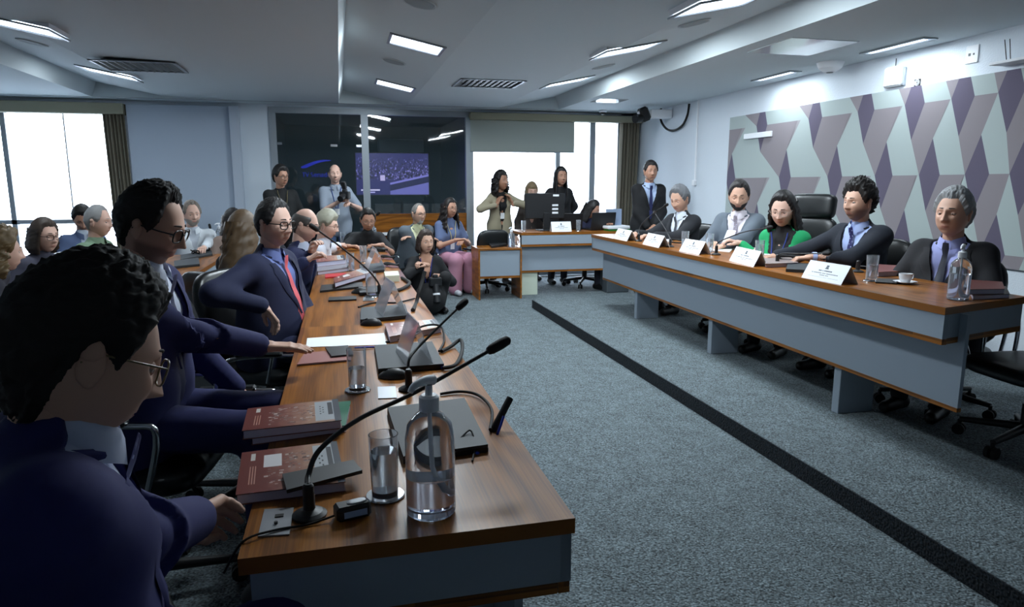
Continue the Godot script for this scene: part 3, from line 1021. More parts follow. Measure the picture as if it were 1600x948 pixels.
# adds skin to g; makes hair, beard, brows, eyes, glasses under parent with transform xf
func head(g: G, xf: Transform3D, f: Dictionary, parent: Node3D) -> void:
	var nl: int = f.get("lon", 52)
	var nt: int = f.get("lat", 46)
	var P := PackedVector3Array()
	var C := PackedColorArray()
	var HP := PackedVector3Array()
	var BP := PackedVector3Array()
	var skin: Color = f.skin
	var lip: Color = skin.lerp(f.get("lip", lin(150, 66, 62)), 0.8)
	var stub: float = f.get("stubble", 0.0)
	var stubc: Color = f.get("beardcol", lin(50, 40, 36))
	var thick: float = f.get("thick", 0.02)
	var curl: float = f.get("curl", 0.003)
	var freq: float = f.get("freq", 55.0)
	var bald: bool = f.get("bald", false)
	var beard: float = f.get("beard", 0.0)
	var part_side: float = f.get("part", 0.0)
	for r in nt + 1:
		var th := PI * r / nt
		for q in nl:
			var u := 2.0 * q / nl - 1.0
			var ph := PI * signf(u) * pow(absf(u), 1.45)
			var d := Vector3(sin(th) * sin(ph), cos(th), sin(th) * cos(ph))
			var p := head_pt(d, f)
			P.append(xf * p)
			var cc := skin
			if d.z > 0.3:
				var m := 0.35 * exp(-pow((p.y + 0.063) / 0.0075, 2.0) - pow(p.x / 0.022, 4.0))
				cc = cc.lerp(lip, m)
			var bm := 0.0
			if d.z > -0.25:
				# beard area: jaw, chin, upper lip, without the mouth
				var ax := absf(p.x)
				var cheek := smoothstep(-0.030 - 0.02 * (1.0 - smoothstep(0.02, 0.055, ax)), -0.052 , p.y)
				var lipline := exp(-pow((p.y + 0.0635) / 0.0078, 4.0) - pow(p.x / 0.024, 4.0))
				bm = cheek * (1.0 - lipline) * smoothstep(-0.25, 0.05, d.z)
				if f.get("goatee", false): bm *= smoothstep(0.035, 0.02, ax)
			cc = cc.lerp(stubc, stub * bm)
			C.append(cc)
			var nz := hair_noise.get_noise_3dv(p * freq) + 0.5 * hair_noise.get_noise_3dv(p * freq * 2.3 + Vector3(7, 1, 3))
			var hl := hairline(ph, f)
			var m2 := smoothstep(0.0, 0.022, p.y - hl + nz * 0.006)
			if bald: m2 *= smoothstep(0.085, 0.05, p.y)
			var tt: float = thick * (0.75 + 0.45 * clampf(d.y, -0.3, 1.0) + f.get("quiff", 0.0) * maxf(0.0, d.z) * maxf(0.0, d.y))
			if part_side != 0.0: tt *= 1.0 - 0.6 * exp(-pow((p.x - part_side * 0.03) / 0.008, 2.0)) * smoothstep(0.0, 0.4, d.y)
			HP.append(xf * (p + (d * 0.7 + Vector3(0, 0.3, 0)).normalized() * (m2 * (tt + nz * curl) - (1.0 - m2) * 0.004)))
			BP.append(xf * (p + d * (bm * (beard + nz * 0.0025) - (1.0 - bm) * 0.004)))
	g.grid(P, nt + 1, nl, true, true, C)
	# keep normals outward
	# ears
	g.col = skin
	for s in [-1.0, 1.0]:
		var eb := Basis(Vector3.UP, s * 0.35) * Basis(Vector3.RIGHT, -0.15)
		g.ball(xf * Vector3(s * 0.075 * f.get("wide", 1.0), -0.004, -0.008), Vector3(0.009, 0.031, 0.019), 8, 12, xf.basis * eb)
		g.ball(xf * Vector3(s * 0.079 * f.get("wide", 1.0), 0.012, -0.012), Vector3(0.008, 0.016, 0.016), 6, 10, xf.basis * eb)
		g.ball(xf * Vector3(s * 0.076 * f.get("wide", 1.0), -0.028, -0.003), Vector3(0.006, 0.009, 0.009), 6, 10, xf.basis * eb)
	if not f.get("nohair", false):
		var gh := G.new()
		gh.grid(HP, nt + 1, nl, true)
		part("hair", gh, mat(f.hair, f.get("hair_rough", 0.55)), parent)
	if beard > 0.0:
		var gb := G.new()
		gb.grid(BP, nt + 1, nl, true)
		part("beard", gb, mat(f.get("beard_albedo", f.hair), 0.75), parent)
	# lips: two rolls over the face surface meeting in a groove
	var inv := xf.affine_inverse()
	var near := PackedVector3Array()
	for k in P.size():
		var lp := inv * P[k]
		if lp.z > 0.04 and absf(lp.x) < 0.036 and lp.y < -0.045 and lp.y > -0.086: near.append(lp)
	var LQ := PackedVector3Array()
	for r in 7:
		var v := r / 6.0
		for q in 11:
			var x := lerpf(-0.0245, 0.0245, q / 10.0)
			var open_ := pow(1.0 - pow(absf(x) / 0.0247, 2.0), 0.6)
			var y := -0.0635 + (lerpf(0.0068, 0.0, v / 0.5) if v < 0.5 else lerpf(0.0, -0.0085, (v - 0.5) / 0.5)) * open_ + 0.0015 * absf(x) / 0.024
			if r == 0: y -= 0.0015 * exp(-x * x / 0.00001)
			var zs := 0.0
			var ws := 0.0
			for lp in near:
				var dd := (lp.x - x) * (lp.x - x) + (lp.y - y) * (lp.y - y)
				if dd < 0.00016:
					var w := 1.0 / (dd + 0.000004)
					zs += lp.z * w
					ws += w
			var bulge: float = [-0.0015, 0.0016, 0.0022, -0.0012, 0.0028, 0.0024, -0.0015][r]
			LQ.append(xf * Vector3(x, y, (zs / ws if ws > 0.0 else 0.08) + bulge * open_ - 0.0012 * (1.0 - open_)))
	var gli := G.new()
	gli.grid(LQ, 7, 11, false, false)
	var lc: Color = skin.lerp(f.get("lip", lin(150, 66, 62)), 0.62)
	part("lips", gli, mat(lc.linear_to_srgb(), 0.45), parent)
	# eyes with lids
	for s in [-1.0, 1.0]:
		var ge := G.new()
		var ec := Vector3(s * 0.031, 0.005, 0.0)
		var z := 0.0
		for k in P.size():
			var lp := inv * P[k]
			if lp.z > 0.03 and absf(lp.x - ec.x) < 0.008 and absf(lp.y - ec.y) < 0.008: z = maxf(z, lp.z)
		ec.z = z - 0.0104
		ge.col = lin(176, 170, 164)
		ge.ball(xf * ec, Vector3(0.0125, 0.0125, 0.0125), 8, 12, xf.basis)
		ge.col = lin(40, 26, 18)
		ge.ball(xf * (ec + Vector3(f.get("gaze", 0.0) * 0.004, -0.0015, 0.0085)), Vector3(0.0052, 0.0052, 0.0045), 6, 10, xf.basis)
		# upper and lower lid: skin caps over the eyeball
		var cut: float = f.get("lid", 0.0038)
		for side in [1.0, -1.0]:
			var lim: float = cut if side > 0.0 else 0.0048
			var Q := PackedVector3Array()
			for r in 5:
				var y: float = lerpf(lim, 0.0138, r / 4.0) * side
				var rr := sqrt(maxf(0.0139 * 0.0139 - y * y, 0.0))
				for q in 13:
					var an := PI * q / 12.0
					Q.append(xf * (ec + Vector3(cos(an) * rr * 1.08, y, sin(an) * rr)))
			g.col = skin.darkened(0.06)
			g.grid(Q, 5, 13, false, side < 0.0)
		part("eye", ge, M.skin, parent)
	for s in [-1.0, 1.0]:
		var gw := G.new()
		var pts := []
		for k in 7:
			var u := k / 6.0
			pts.append(xf * Vector3(s * lerpf(0.014, 0.049, u), 0.0325 - 0.004 * u + 0.003 * sin(u * PI), 0.091 - 0.024 * u * u))
		gw.tube(pts, 0.0036, 0.0016, 6)
		part("eyebrow", gw, mat(f.get("brow", f.hair), 0.8), parent)
	if f.has("glasses"):
		var gg := G.new()
		var thin: float = f.get("rim", 0.0022)
		for s in [-1.0, 1.0]:
			var pts := []
			for k in 25:
				var an := TAU * k / 24.0
				var cx := signf(cos(an)) * pow(absf(cos(an)), 0.7)
				var cy := signf(sin(an)) * pow(absf(sin(an)), 0.7)
				pts.append(xf * Vector3(s * 0.033 + cx * 0.0255, 0.003 + cy * 0.0195, 0.100 - absf(s * 0.033 + cx * 0.0255) * 0.12))
			gg.tube(pts, thin, -1.0, 6, false)
			gg.tube([xf * Vector3(s * 0.058, 0.010, 0.093), xf * Vector3(s * 0.075, 0.010, 0.06), xf * Vector3(s * 0.081, 0.010, 0.0), xf * Vector3(s * 0.078, -0.006, -0.02)], thin, -1.0, 6)
		gg.tube([xf * Vector3(-0.008, 0.008, 0.1), xf * Vector3(0, 0.011, 0.103), xf * Vector3(0.008, 0.008, 0.1)], thin, -1.0, 6)
		part("glasses", gg, mat(f.glasses, 0.3), parent)
	if f.has("long"):
		long_hair(xf, f, parent)
# long hair: a thick curtain round the back and sides of the head falling to length L
func long_hair(xf: Transform3D, f: Dictionary, parent: Node3D) -> void:
	var L: float = f.long
	var op: float = f.get("open", 62.0) * PI / 180.0   # half-angle left open for the face
	var wav: float = f.get("wave", 0.004)
	var wf: float = f.get("wavef", 30.0)
	var fl: float = f.get("flare", 0.02)
	var fwd: float = f.get("fwd", 0.0)
	var rows := 20
	var cols := 30
	var P := PackedVector3Array()
	for r in rows + 1:
		var v := float(r) / rows
		var y := lerpf(0.06, -L, v)
		for q in cols * 2:
			var inner := q >= cols
			var u := float(q if not inner else cols * 2 - 1 - q) / (cols - 1)
			var ph := lerpf(op, TAU - op, u)
			var ra := 0.088 + fl * v + (0.0 if not inner else -0.022)
			var rb := 0.112 + fl * 0.6 * v + (0.0 if not inner else -0.022)
			var taper := 1.0 - smoothstep(0.75, 1.0, v) * 0.25
			var nz := hair_noise.get_noise_3dv(Vector3(ph * 60.0, y * wf * 12.0, 5.0)) * wav * 2.0 + hair_noise.get_noise_3dv(Vector3(ph * 190.0, y * wf * 5.0, 9.0)) * 0.004
			if inner: nz = 0.0
			var front := fwd * v * maxf(0.0, cos(ph) + 0.4)
			P.append(xf * Vector3(sin(ph) * (ra + nz) * taper, y, cos(ph) * (rb + nz) * taper - 0.012 - 0.02 * v + front))
	var g := G.new()
	g.grid(P, rows + 1, cols * 2, true)
	var ring0 := []
	var ring1 := []
	for q in cols * 2:
		ring0.append(P[q]); ring1.append(P[rows * cols * 2 + q])
	for q in cols - 1:
		g.face([ring1[q], ring1[q + 1], ring1[cols * 2 - 2 - q], ring1[cols * 2 - 1 - q]], xf.basis * Vector3.DOWN)
		g.face([ring0[q], ring0[q + 1], ring0[cols * 2 - 2 - q], ring0[cols * 2 - 1 - q]], xf.basis * Vector3.UP)
	part("long_hair", g, mat(f.hair, f.get("hair_rough", 0.5)), parent)
var hand_cache := {}
# hand: wrist at origin, fingers along +z, palm down (-y); side +1 = left hand
func hand(side: float, curl: float, spread: float, cell: float) -> G:
	var key := "%d %.2f %.2f %.4f" % [int(side), curl, spread, cell]
	if hand_cache.has(key): return hand_cache[key]
	var b := []
	var xs := [-0.031, -0.0105, 0.0105, 0.030]     # index .. little, thumb on the -x side for the left hand
	var ln := [0.070, 0.080, 0.074, 0.058]
	for k in 4:
		var x: float = xs[k] * side
		b.append([Vector3(x * 0.75, 0, 0.012), Vector3(x, 0.002, 0.088), 0.0135, 0.0115])
		var p := Vector3(x, 0.002, 0.088)
		var yaw := x * 6.0 * spread
		var a := curl * 0.35
		var seg := [0.45, 0.31, 0.24]
		for j in 3:
			a += curl * [0.5, 0.75, 0.5][j]
			var q: Vector3 = p + Vector3(sin(yaw) * cos(a), -sin(a), cos(yaw) * cos(a)) * ln[k] * seg[j]
			b.append([p, q, 0.0098 - j * 0.0008, 0.009 - j * 0.0008])
			p = q
	var t0 := Vector3(-0.018 * side, -0.004, 0.02)
	var t1 := Vector3(-0.046 * side, -0.012 - curl * 0.01, 0.05)
	var t2 := Vector3(-0.056 * side + curl * 0.012 * side, -0.018 - curl * 0.018, 0.078)
	var t3 := Vector3(-0.058 * side + curl * 0.03 * side, -0.02 - curl * 0.03, 0.10)
	b.append([t0, t1, 0.016, 0.013])
	b.append([t1, t2, 0.0115, 0.0105])
	b.append([t2, t3, 0.0105, 0.0085])
	b.append([Vector3(0, 0, -0.03), Vector3(0, 0, 0.02), 0.026, 0.022])
	var g := G.new()
	g.sdf(b, cell, 0.007)
	hand_cache[key] = g
	return g
func elbow_ik(sh: Vector3, wr: Vector3, l1: float, l2: float, hint: Vector3) -> Array:
	var d := wr - sh
	var L := clampf(d.length(), 0.08, l1 + l2 - 0.003)
	var dir := d.normalized()
	wr = sh + dir * L
	var a := (l1 * l1 - l2 * l2 + L * L) / (2.0 * L)
	var h := sqrt(maxf(l1 * l1 - a * a, 0.0))
	var o := (hint - dir * hint.dot(dir)).normalized()
	return [sh + dir * a + o * h, wr]
func sd(p: Vector3, bones: Array) -> float:
	var d := 1.0
	for b in bones:
		var ab: Vector3 = b[1] - b[0]
		var t := clampf((p - b[0]).dot(ab) / maxf(ab.length_squared(), 1e-9), 0.0, 1.0)
		var e: float = (p - b[0] - ab * t).length() - lerpf(b[2], b[3], t)
		var h := 0.05 - absf(d - e)
		d = minf(d, e) - (h * h * 5.0 if h > 0.0 else 0.0)
	return d
func front_z(x: float, y: float, bones: Array) -> float:
	var z := 0.34
	for k in 40:
		var d := sd(Vector3(x, y, z), bones)
		if d < 0.0015: return z
		z -= maxf(d * 0.85, 0.0015)
		if z < 0.0: return 0.0
	return z
func infl(bones: Array, e: float) -> Array:
	var o := []
	for b in bones: o.append([b[0], b[1], b[2] + e, b[3] + e])
	return o
func moved(bones: Array, T: Transform3D) -> Array:
	var o := []
	for b in bones: o.append([T * b[0], T * b[1], b[2], b[3]])
	return o
var people := 0
func person(label: String, hp: Vector3, f: Dictionary) -> Node3D:
	var pose: String = f.get("pose", "sit")
	var floor_y: float = f.get("floor", 0.0)
	var lean: float = f.get("lean", 0.08)
	var s := 1.0
	# skeleton in root space (faces +z)
	var nk := 0.50              # pelvis -> neck base along the torso
	var hd := Vector3(0, f.get("neck", 0.155), 0.035)
	var pel := Vector3(0, 0.95, 0)
	var hy := hp.y - floor_y
	var TB := Basis(Vector3.RIGHT, lean) * Basis(Vector3.UP, f.get("twist", 0.0)) * Basis(Vector3(0, 0, 1), f.get("side", 0.0))
	if pose == "stand":
		s = hy / 1.605
		pel.y = hy - (TB * Vector3(0, nk * s, 0)).y - hd.y
	else:
		pel.y = hy - (TB * Vector3(0, nk, 0)).y - hd.y
		if pose == "sit" and pel.y < 0.46:      # a low head means a deeper stoop, not a lower seat
			lean = acos(clampf((hy - hd.y - 0.46) / nk, 0.72, 1.0))
			TB = Basis(Vector3.RIGHT, lean) * Basis(Vector3.UP, f.get("twist", 0.0)) * Basis(Vector3(0, 0, 1), f.get("side", 0.0))
			pel.y = hy - (TB * Vector3(0, nk, 0)).y - hd.y
	nk *= s
	var T := Transform3D(TB.scaled(Vector3(s, s, s)), pel)
	var neck := T * Vector3(0, 0.50, 0)
	var hc := neck + hd
	var yaw: float = deg_to_rad(f.get("face", 0.0))
	var root := thing("person", label, "person", Vector3.ZERO, yaw, f.get("group", ""))
	root.position = Vector3(hp.x, floor_y, hp.z) - Basis(Vector3.UP, yaw) * Vector3(hc.x, 0, hc.z)
	people += 1
	var HB := Basis(Vector3.UP, deg_to_rad(f.get("hyaw", 0.0))) * Basis(Vector3.RIGHT, deg_to_rad(f.get("hpitch", 5.0))) * Basis(Vector3(0, 0, 1), deg_to_rad(f.get("hroll", 0.0)))
	var HX := Transform3D(HB.scaled(Vector3.ONE * f.get("hscale", 1.05)), hc)
	var fat: float = f.get("fat", 0.0)
	var fem: bool = f.get("fem", false)
	var sw := (0.165 if not fem else 0.142) + fat * 0.015
	var cr := (0.108 if not fem else 0.094) + fat * 0.02
	# torso-local bones (y from pelvis)
	var tb := [
		[Vector3(-0.075, 0.33, 0.0), Vector3(-0.07, 0.12, 0.012), cr, cr - 0.002 + fat * 0.02],
		[Vector3(0.075, 0.33, 0.0), Vector3(0.07, 0.12, 0.012), cr, cr - 0.002 + fat * 0.02],
		[Vector3(-0.07, 0.10, 0.01), Vector3(-0.085, -0.02, 0.0), cr, cr + 0.012],
		[Vector3(0.07, 0.10, 0.01), Vector3(0.085, -0.02, 0.0), cr, cr + 0.012],
		[Vector3(-sw + 0.02, 0.425, -0.012), Vector3(sw - 0.02, 0.425, -0.012), 0.062, 0.062],
		[Vector3(0, 0.44, -0.012), Vector3(0, 0.50, 0.0), 0.075, 0.058]]
	if fat > 0.0: tb.append([Vector3(0, 0.2, 0.05), Vector3(0, 0.08, 0.06), 0.10 + fat * 0.02, 0.115 + fat * 0.03])
	if fem:
		tb.append([Vector3(-0.07, 0.30, 0.06), Vector3(0.07, 0.30, 0.06), 0.058, 0.058])
	# arms
	var shl := T * Vector3(sw, 0.42, -0.01)
	var shr := T * Vector3(-sw, 0.42, -0.01)
	var lwt: Vector3 = f.get("lw", pel + Vector3(0.14, 0.10, 0.34) if pose != "stand" else pel + Vector3(0.25, -0.12, 0.08))
	var rwt: Vector3 = f.get("rw", pel + Vector3(-0.14, 0.10, 0.34) if pose != "stand" else pel + Vector3(-0.25, -0.12, 0.08))
	if f.has("lww"): lwt = root.transform.affine_inverse() * (f.lww as Vector3)
	if f.has("rww"): rwt = root.transform.affine_inverse() * (f.rww as Vector3)
	var la := elbow_ik(shl, lwt, 0.285 * s, 0.255 * s, f.get("le", Vector3(0.7, -0.6, -0.5)))
	var ra := elbow_ik(shr, rwt, 0.285 * s, 0.255 * s, f.get("re", Vector3(-0.7, -0.6, -0.5)))
	# legs
	var hips := [T * Vector3(0.09, -0.02, 0.0), T * Vector3(-0.09, -0.02, 0.0)]
	var knees := []
	var anks := []
	for k in 2:
		var sx := 1.0 if k == 0 else -1.0
		if pose == "stand":
			knees.append(Vector3(sx * 0.095, 0.50 * s, pel.z + 0.03))
			anks.append(Vector3(sx * 0.10, 0.09, pel.z - 0.01))
		elif pose == "crouch":
			knees.append(Vector3(sx * 0.17, 0.42 if k == 0 else 0.16, pel.z + 0.36))
			anks.append(Vector3(sx * 0.15, 0.09, pel.z + (0.2 if k == 0 else 0.02)))
		else:
			var kz: float = f.get("knee", 0.42)
			knees.append(Vector3(sx * f.get("kx", 0.11), maxf(pel.y - 0.04, 0.46), pel.z + kz))
			anks.append(Vector3(sx * f.get("kx", 0.11), 0.09, pel.z + kz - f.get("tuck", 0.02)))
	var skin: Color = f.skin
	var g := G.new()
	g.col = skin
	var cell: float = f.get("cell", 0.015)
	# the body: neck, arms and legs run on under the clothes
	var body := moved([[Vector3(0, 0.40, -0.01), Vector3(0, 0.55, 0.012), 0.058 * (0.92 if fem else 1.0), 0.054 * (0.9 if fem else 1.0)],
		[Vector3(0, 0.36, 0.0), Vector3(0, 0.0, 0.0), 0.085, 0.095], [Vector3(-sw, 0.41, -0.01), Vector3(sw, 0.41, -0.01), 0.045, 0.045]], T)
	body[0][1] = hc + HB * Vector3(0, -0.05, -0.02)
	for a in [[shl, la], [shr, ra]]:
		body.append([a[0], a[1][0], 0.042, 0.036])
		body.append([a[1][0], a[1][1], 0.037, 0.026])
	for k in 2:
		body.append([hips[k], knees[k], 0.07, 0.05])
		body.append([knees[k], anks[k], 0.048, 0.034])
	g.sdf(body, f.get("bcell", 0.02), 0.03)
	head(g, HX, f, root)
	for a in [[1.0, la, "l"], [-1.0, ra, "r"]]:
		var dir: Vector3 = (a[1][1] - a[1][0]).normalized()
		dir = f.get(a[2] + "dir", dir)
		if f.has(a[2] + "dirw"): dir = root.basis.inverse() * (f[a[2] + "dirw"] as Vector3)
		dir = dir.normalized()
		var pn: Vector3 = f.get(a[2] + "palm", Vector3(0, -1, 0))
		var yv := (-pn - dir * (-pn).dot(dir)).normalized()
		var hb := Basis(yv.cross(dir), yv, dir)
		var hg := hand(a[0], f.get(a[2] + "curl", 0.5), f.get("spread", 0.6), f.get("hcell", 0.0055))
		hg.c.fill(skin)
		g.add(hg, Transform3D(hb, a[1][1] + dir * 0.012))
	part("body", g, M.skin, root)
	# upper garment
	var top: Color = f.top
	var sleeve: float = f.get("sleeve", 1.0)
	var fab := mat(top, f.get("top_rough", 0.85))
	if f.get("suit", false) or f.get("open", 0.0) > 99.0: pass
	var suit: bool = f.get("suit", false)
	var gb := infl(tb, 0.012 if suit else 0.004)
	var low: float = f.get("hem", -0.10)
	gb.append([Vector3(-0.085, 0.0, 0.0), Vector3(-0.085, low, 0.01), cr + 0.022, cr + 0.02])
	gb.append([Vector3(0.085, 0.0, 0.0), Vector3(0.085, low, 0.01), cr + 0.022, cr + 0.02])
	var wb := moved(gb, T)
	if s != 1.0:
		for b in wb: b[2] *= s; b[3] *= s
	var e := 0.014 if suit else 0.006
	for a in [[shl, la], [shr, ra]]:
		var el: Vector3 = a[1][0]
		var wr: Vector3 = a[1][1]
		if sleeve >= 1.0:
			wb.append([a[0], el, 0.05 + e, 0.044 + e])
			wb.append([el, wr - (wr - el).normalized() * 0.02, 0.043 + e, 0.032 + e])
		else:
			var q: Vector3 = (a[0] as Vector3).lerp(el, minf(sleeve * 2.0, 1.0))
			wb.append([a[0], q, 0.052 + e, 0.052 + e])
			if sleeve > 0.5: wb.append([el, el.lerp(wr, sleeve * 2.0 - 1.0), 0.044 + e, 0.042 + e])
	var Ti := T.affine_inverse()
	var vneck: float = f.get("vneck", 0.17)     # where the lapels meet, torso height
	var gt := G.new()
	var is_open: bool = suit or f.has("inner")
	var vw: float = f.get("vwide", 0.30)
	if is_open:
		gt.sdf(wb, cell, 0.045, func(p: Vector3, d: float) -> float:
			var q := Ti * p
			if q.z < 0.0: return d
			var wd := absf(q.x) - (0.006 + maxf(q.y - vneck, -0.02) * vw)
			return maxf(d, minf(-wd, d + 0.022)))
	else:
		gt.sdf(wb, cell, 0.045)
	part(f.get("top_name", "jacket" if suit else "shirt"), gt, fab, root)
	if is_open:
		var gs := G.new()
		var sb := infl(tb.slice(0, 4) + tb.slice(4, 6), 0.0005)
		if tb.size() > 6: sb += infl(tb.slice(6), 0.0005)
		sb = moved(sb, T)
		if s != 1.0:
			for b in sb: b[2] *= s; b[3] *= s
		gs.sdf(sb, cell, 0.045)
		part("undershirt" if f.has("inner") and not suit else "shirt", gs, mat(f.get("inner", srgb(210, 215, 225)), 0.8), root)
	if suit and f.get("detail", true):
		# lapels lying on the jacket front, and a collar round the neck
		var gl := G.new()
		var jb := infl(tb, 0.012)
		for sx in [-1.0, 1.0]:
			var Pq := PackedVector3Array()
			for r in 12:
				var y := lerpf(vneck, 0.455, r / 11.0)
				var xi := 0.006 + (y - vneck) * vw
				var wd := 0.010 + 0.05 * smoothstep(0.0, 0.7, r / 11.0) - (0.02 if r > 9 else 0.0)
				for q in 4:
					var x := (xi + wd * q / 3.0)
					Pq.append(T * Vector3(sx * x, y, front_z(sx * x, y, jb) + (0.007 if q < 3 else 0.0025)))
			gl.grid(Pq, 12, 4, false, sx > 0.0)
		var cp := []
		for k in 13:
			var an := lerpf(-2.35, 2.35, k / 12.0)
			cp.append(T * Vector3(sin(an) * 0.079, 0.475 + 0.012 * (1.0 - absf(an) / 2.35), -cos(an) * 0.072 - 0.006))
		gl.tube(cp, 0.013, -1.0, 6)
		part("lapel", gl, fab, root)
	if f.get("collar", suit):
		var gc := G.new()
		var Pc := PackedVector3Array()
		for r in 3:
			for k in 19:
				var an := lerpf(-2.85, 2.85, k / 18.0)
				var rad: float = [0.062, 0.069, 0.078][r] * (0.93 if fem else 1.0)
				Pc.append(T * Vector3(sin(an) * rad, [0.532, 0.518, 0.478][r] - 0.030 * pow(absf(an) / 2.85, 3.0), -cos(an) * rad * 1.02 + 0.012))
		gc.grid(Pc, 3, 19)
		part("collar", gc, mat(f.get("collar_col", f.get("inner", srgb(210, 215, 225))), 0.8), root)
	if f.has("tie"):
		var gt2 := G.new()
		var sb2 := infl(tb, 0.003)
		var Pt := PackedVector3Array()
		for r in 14:
			var y := lerpf(0.488, vneck - 0.12, r / 13.0)
			var hw := 0.016 if r == 0 else (0.019 if r == 1 else lerpf(0.014, 0.036, (r - 2) / 11.0))
			for q in 5:
				var x := (q / 4.0 - 0.5) * 2.0 * hw
				var zf := front_z(x, minf(y, 0.45), sb2)
				if y > 0.44: zf = lerpf(front_z(x, 0.44, sb2), 0.082, (y - 0.44) / 0.05)
				Pt.append(T * Vector3(x, y, zf + 0.010 - absf(x) * 0.12 + (0.012 if r < 2 else 0.0)))
		gt2.grid(Pt, 14, 5)
		part("tie", gt2, tie_mat(f.tie, f.get("tie_dots", false)), root)
	if f.has("badge"):
		var gl2 := G.new()
		for sx in [-1.0, 1.0]:
			var ptl := []
			for r in 9:
				var y := lerpf(0.49, 0.20, r / 8.0)
				var x: float = sx * lerpf(0.07, 0.012, r / 8.0)
				ptl.append(T * Vector3(x, y, maxf(front_z(x, minf(y, 0.44), gb), 0.05) + 0.008))
			gl2.tube(ptl, 0.005, -1.0, 5)
		part("lanyard", gl2, mat(f.badge, 0.7), root)
		var gbd := G.new()
		gbd.box(T * Vector3(0, 0.155, front_z(0, 0.155, gb) + 0.012), Vector3(0.06, 0.085, 0.004), T.basis.orthonormalized())
		part("badge", gbd, M.white, root)
	# trousers or skirt, shoes
	var gl3 := G.new()
	var lb := []
	var lr: float = f.get("leg_r", 0.0)
	for k in 2:
		lb.append([hips[k], knees[k], 0.088 + lr * 0.3, 0.066 + lr * 0.6])
		lb.append([knees[k], anks[k] + Vector3(0, 0.0, 0), 0.066 + lr * 0.6, 0.05 + lr])
	lb.append([hips[0], hips[1], 0.10, 0.10])
	if f.get("skirt", false):
		lb.append([(hips[0] + hips[1]) * 0.5, (knees[0] + knees[1]) * 0.5 - Vector3(0, 0.1, 0), 0.14, 0.17])
		lb.append([(knees[0] + knees[1]) * 0.5 - Vector3(0, 0.1, 0.02), Vector3(0, 0.1, pel.z + 0.15), 0.17, 0.1])
	gl3.sdf(lb, f.get("lcell", 0.02), 0.04)
	part("skirt" if f.get("skirt", false) else "trousers", gl3, mat(f.get("legs", top), 0.85), root)
	for k in 2:
		var gsx := G.new()
		var sz := []
		var a: Vector3 = anks[k]
		sz.append([Vector3(a.x, 0.048, a.z - 0.04), Vector3(a.x * 1.15, 0.042, a.z + 0.15), 0.044, 0.036])
		sz.append([Vector3(a.x, 0.05, a.z - 0.03), Vector3(a.x, 0.09, a.z), 0.042, 0.042])
		gsx.sdf(sz, 0.012, 0.02, func(p: Vector3, d: float) -> float: return maxf(d, 0.004 - p.y))
		part("shoe", gsx, mat(f.get("shoes", srgb(16, 15, 16)), 0.4), root)
	# shirt cuffs
	if f.get("cuffs", suit):
		for a in [la, ra]:
			var gcf := G.new()
			var d2: Vector3 = (a[1] - a[0]).normalized()
			gcf.tube([a[1] - d2 * 0.03, a[1] - d2 * 0.002], 0.0385, 0.0375, 14, false)
			gcf.tube([a[1] - d2 * 0.03, a[1] - d2 * 0.002], 0.0360, 0.0350, 14, false)
			part("cuff", gcf, mat(f.get("inner", srgb(210, 215, 225)), 0.8), root)
	if pose == "sit" and f.get("chair", true):
		seat_for(root, pel, f)
	root.set_meta("wl", root.transform * (la[1] as Vector3))
	root.set_meta("wr", root.transform * (ra[1] as Vector3))
	return root
func tie_mat(c: Color, dots: bool) -> StandardMaterial3D:
	var m := mat(c, 0.6)
	if dots:
		var im := Image.create(64, 64, false, Image.FORMAT_RGB8)
		im.fill(c)
		for q in [[16, 16], [48, 48]]:
			im.fill_rect(Rect2i(q[0] - 5, q[1] - 5, 10, 10), c.lerp(Color(0.85, 0.88, 1), 0.8))
		m.albedo_color = Color(1, 1, 1)
		m.albedo_texture = tex(im)
		m.uv1_triplanar = true
		m.uv1_scale = Vector3(26, 26, 26)
	return m
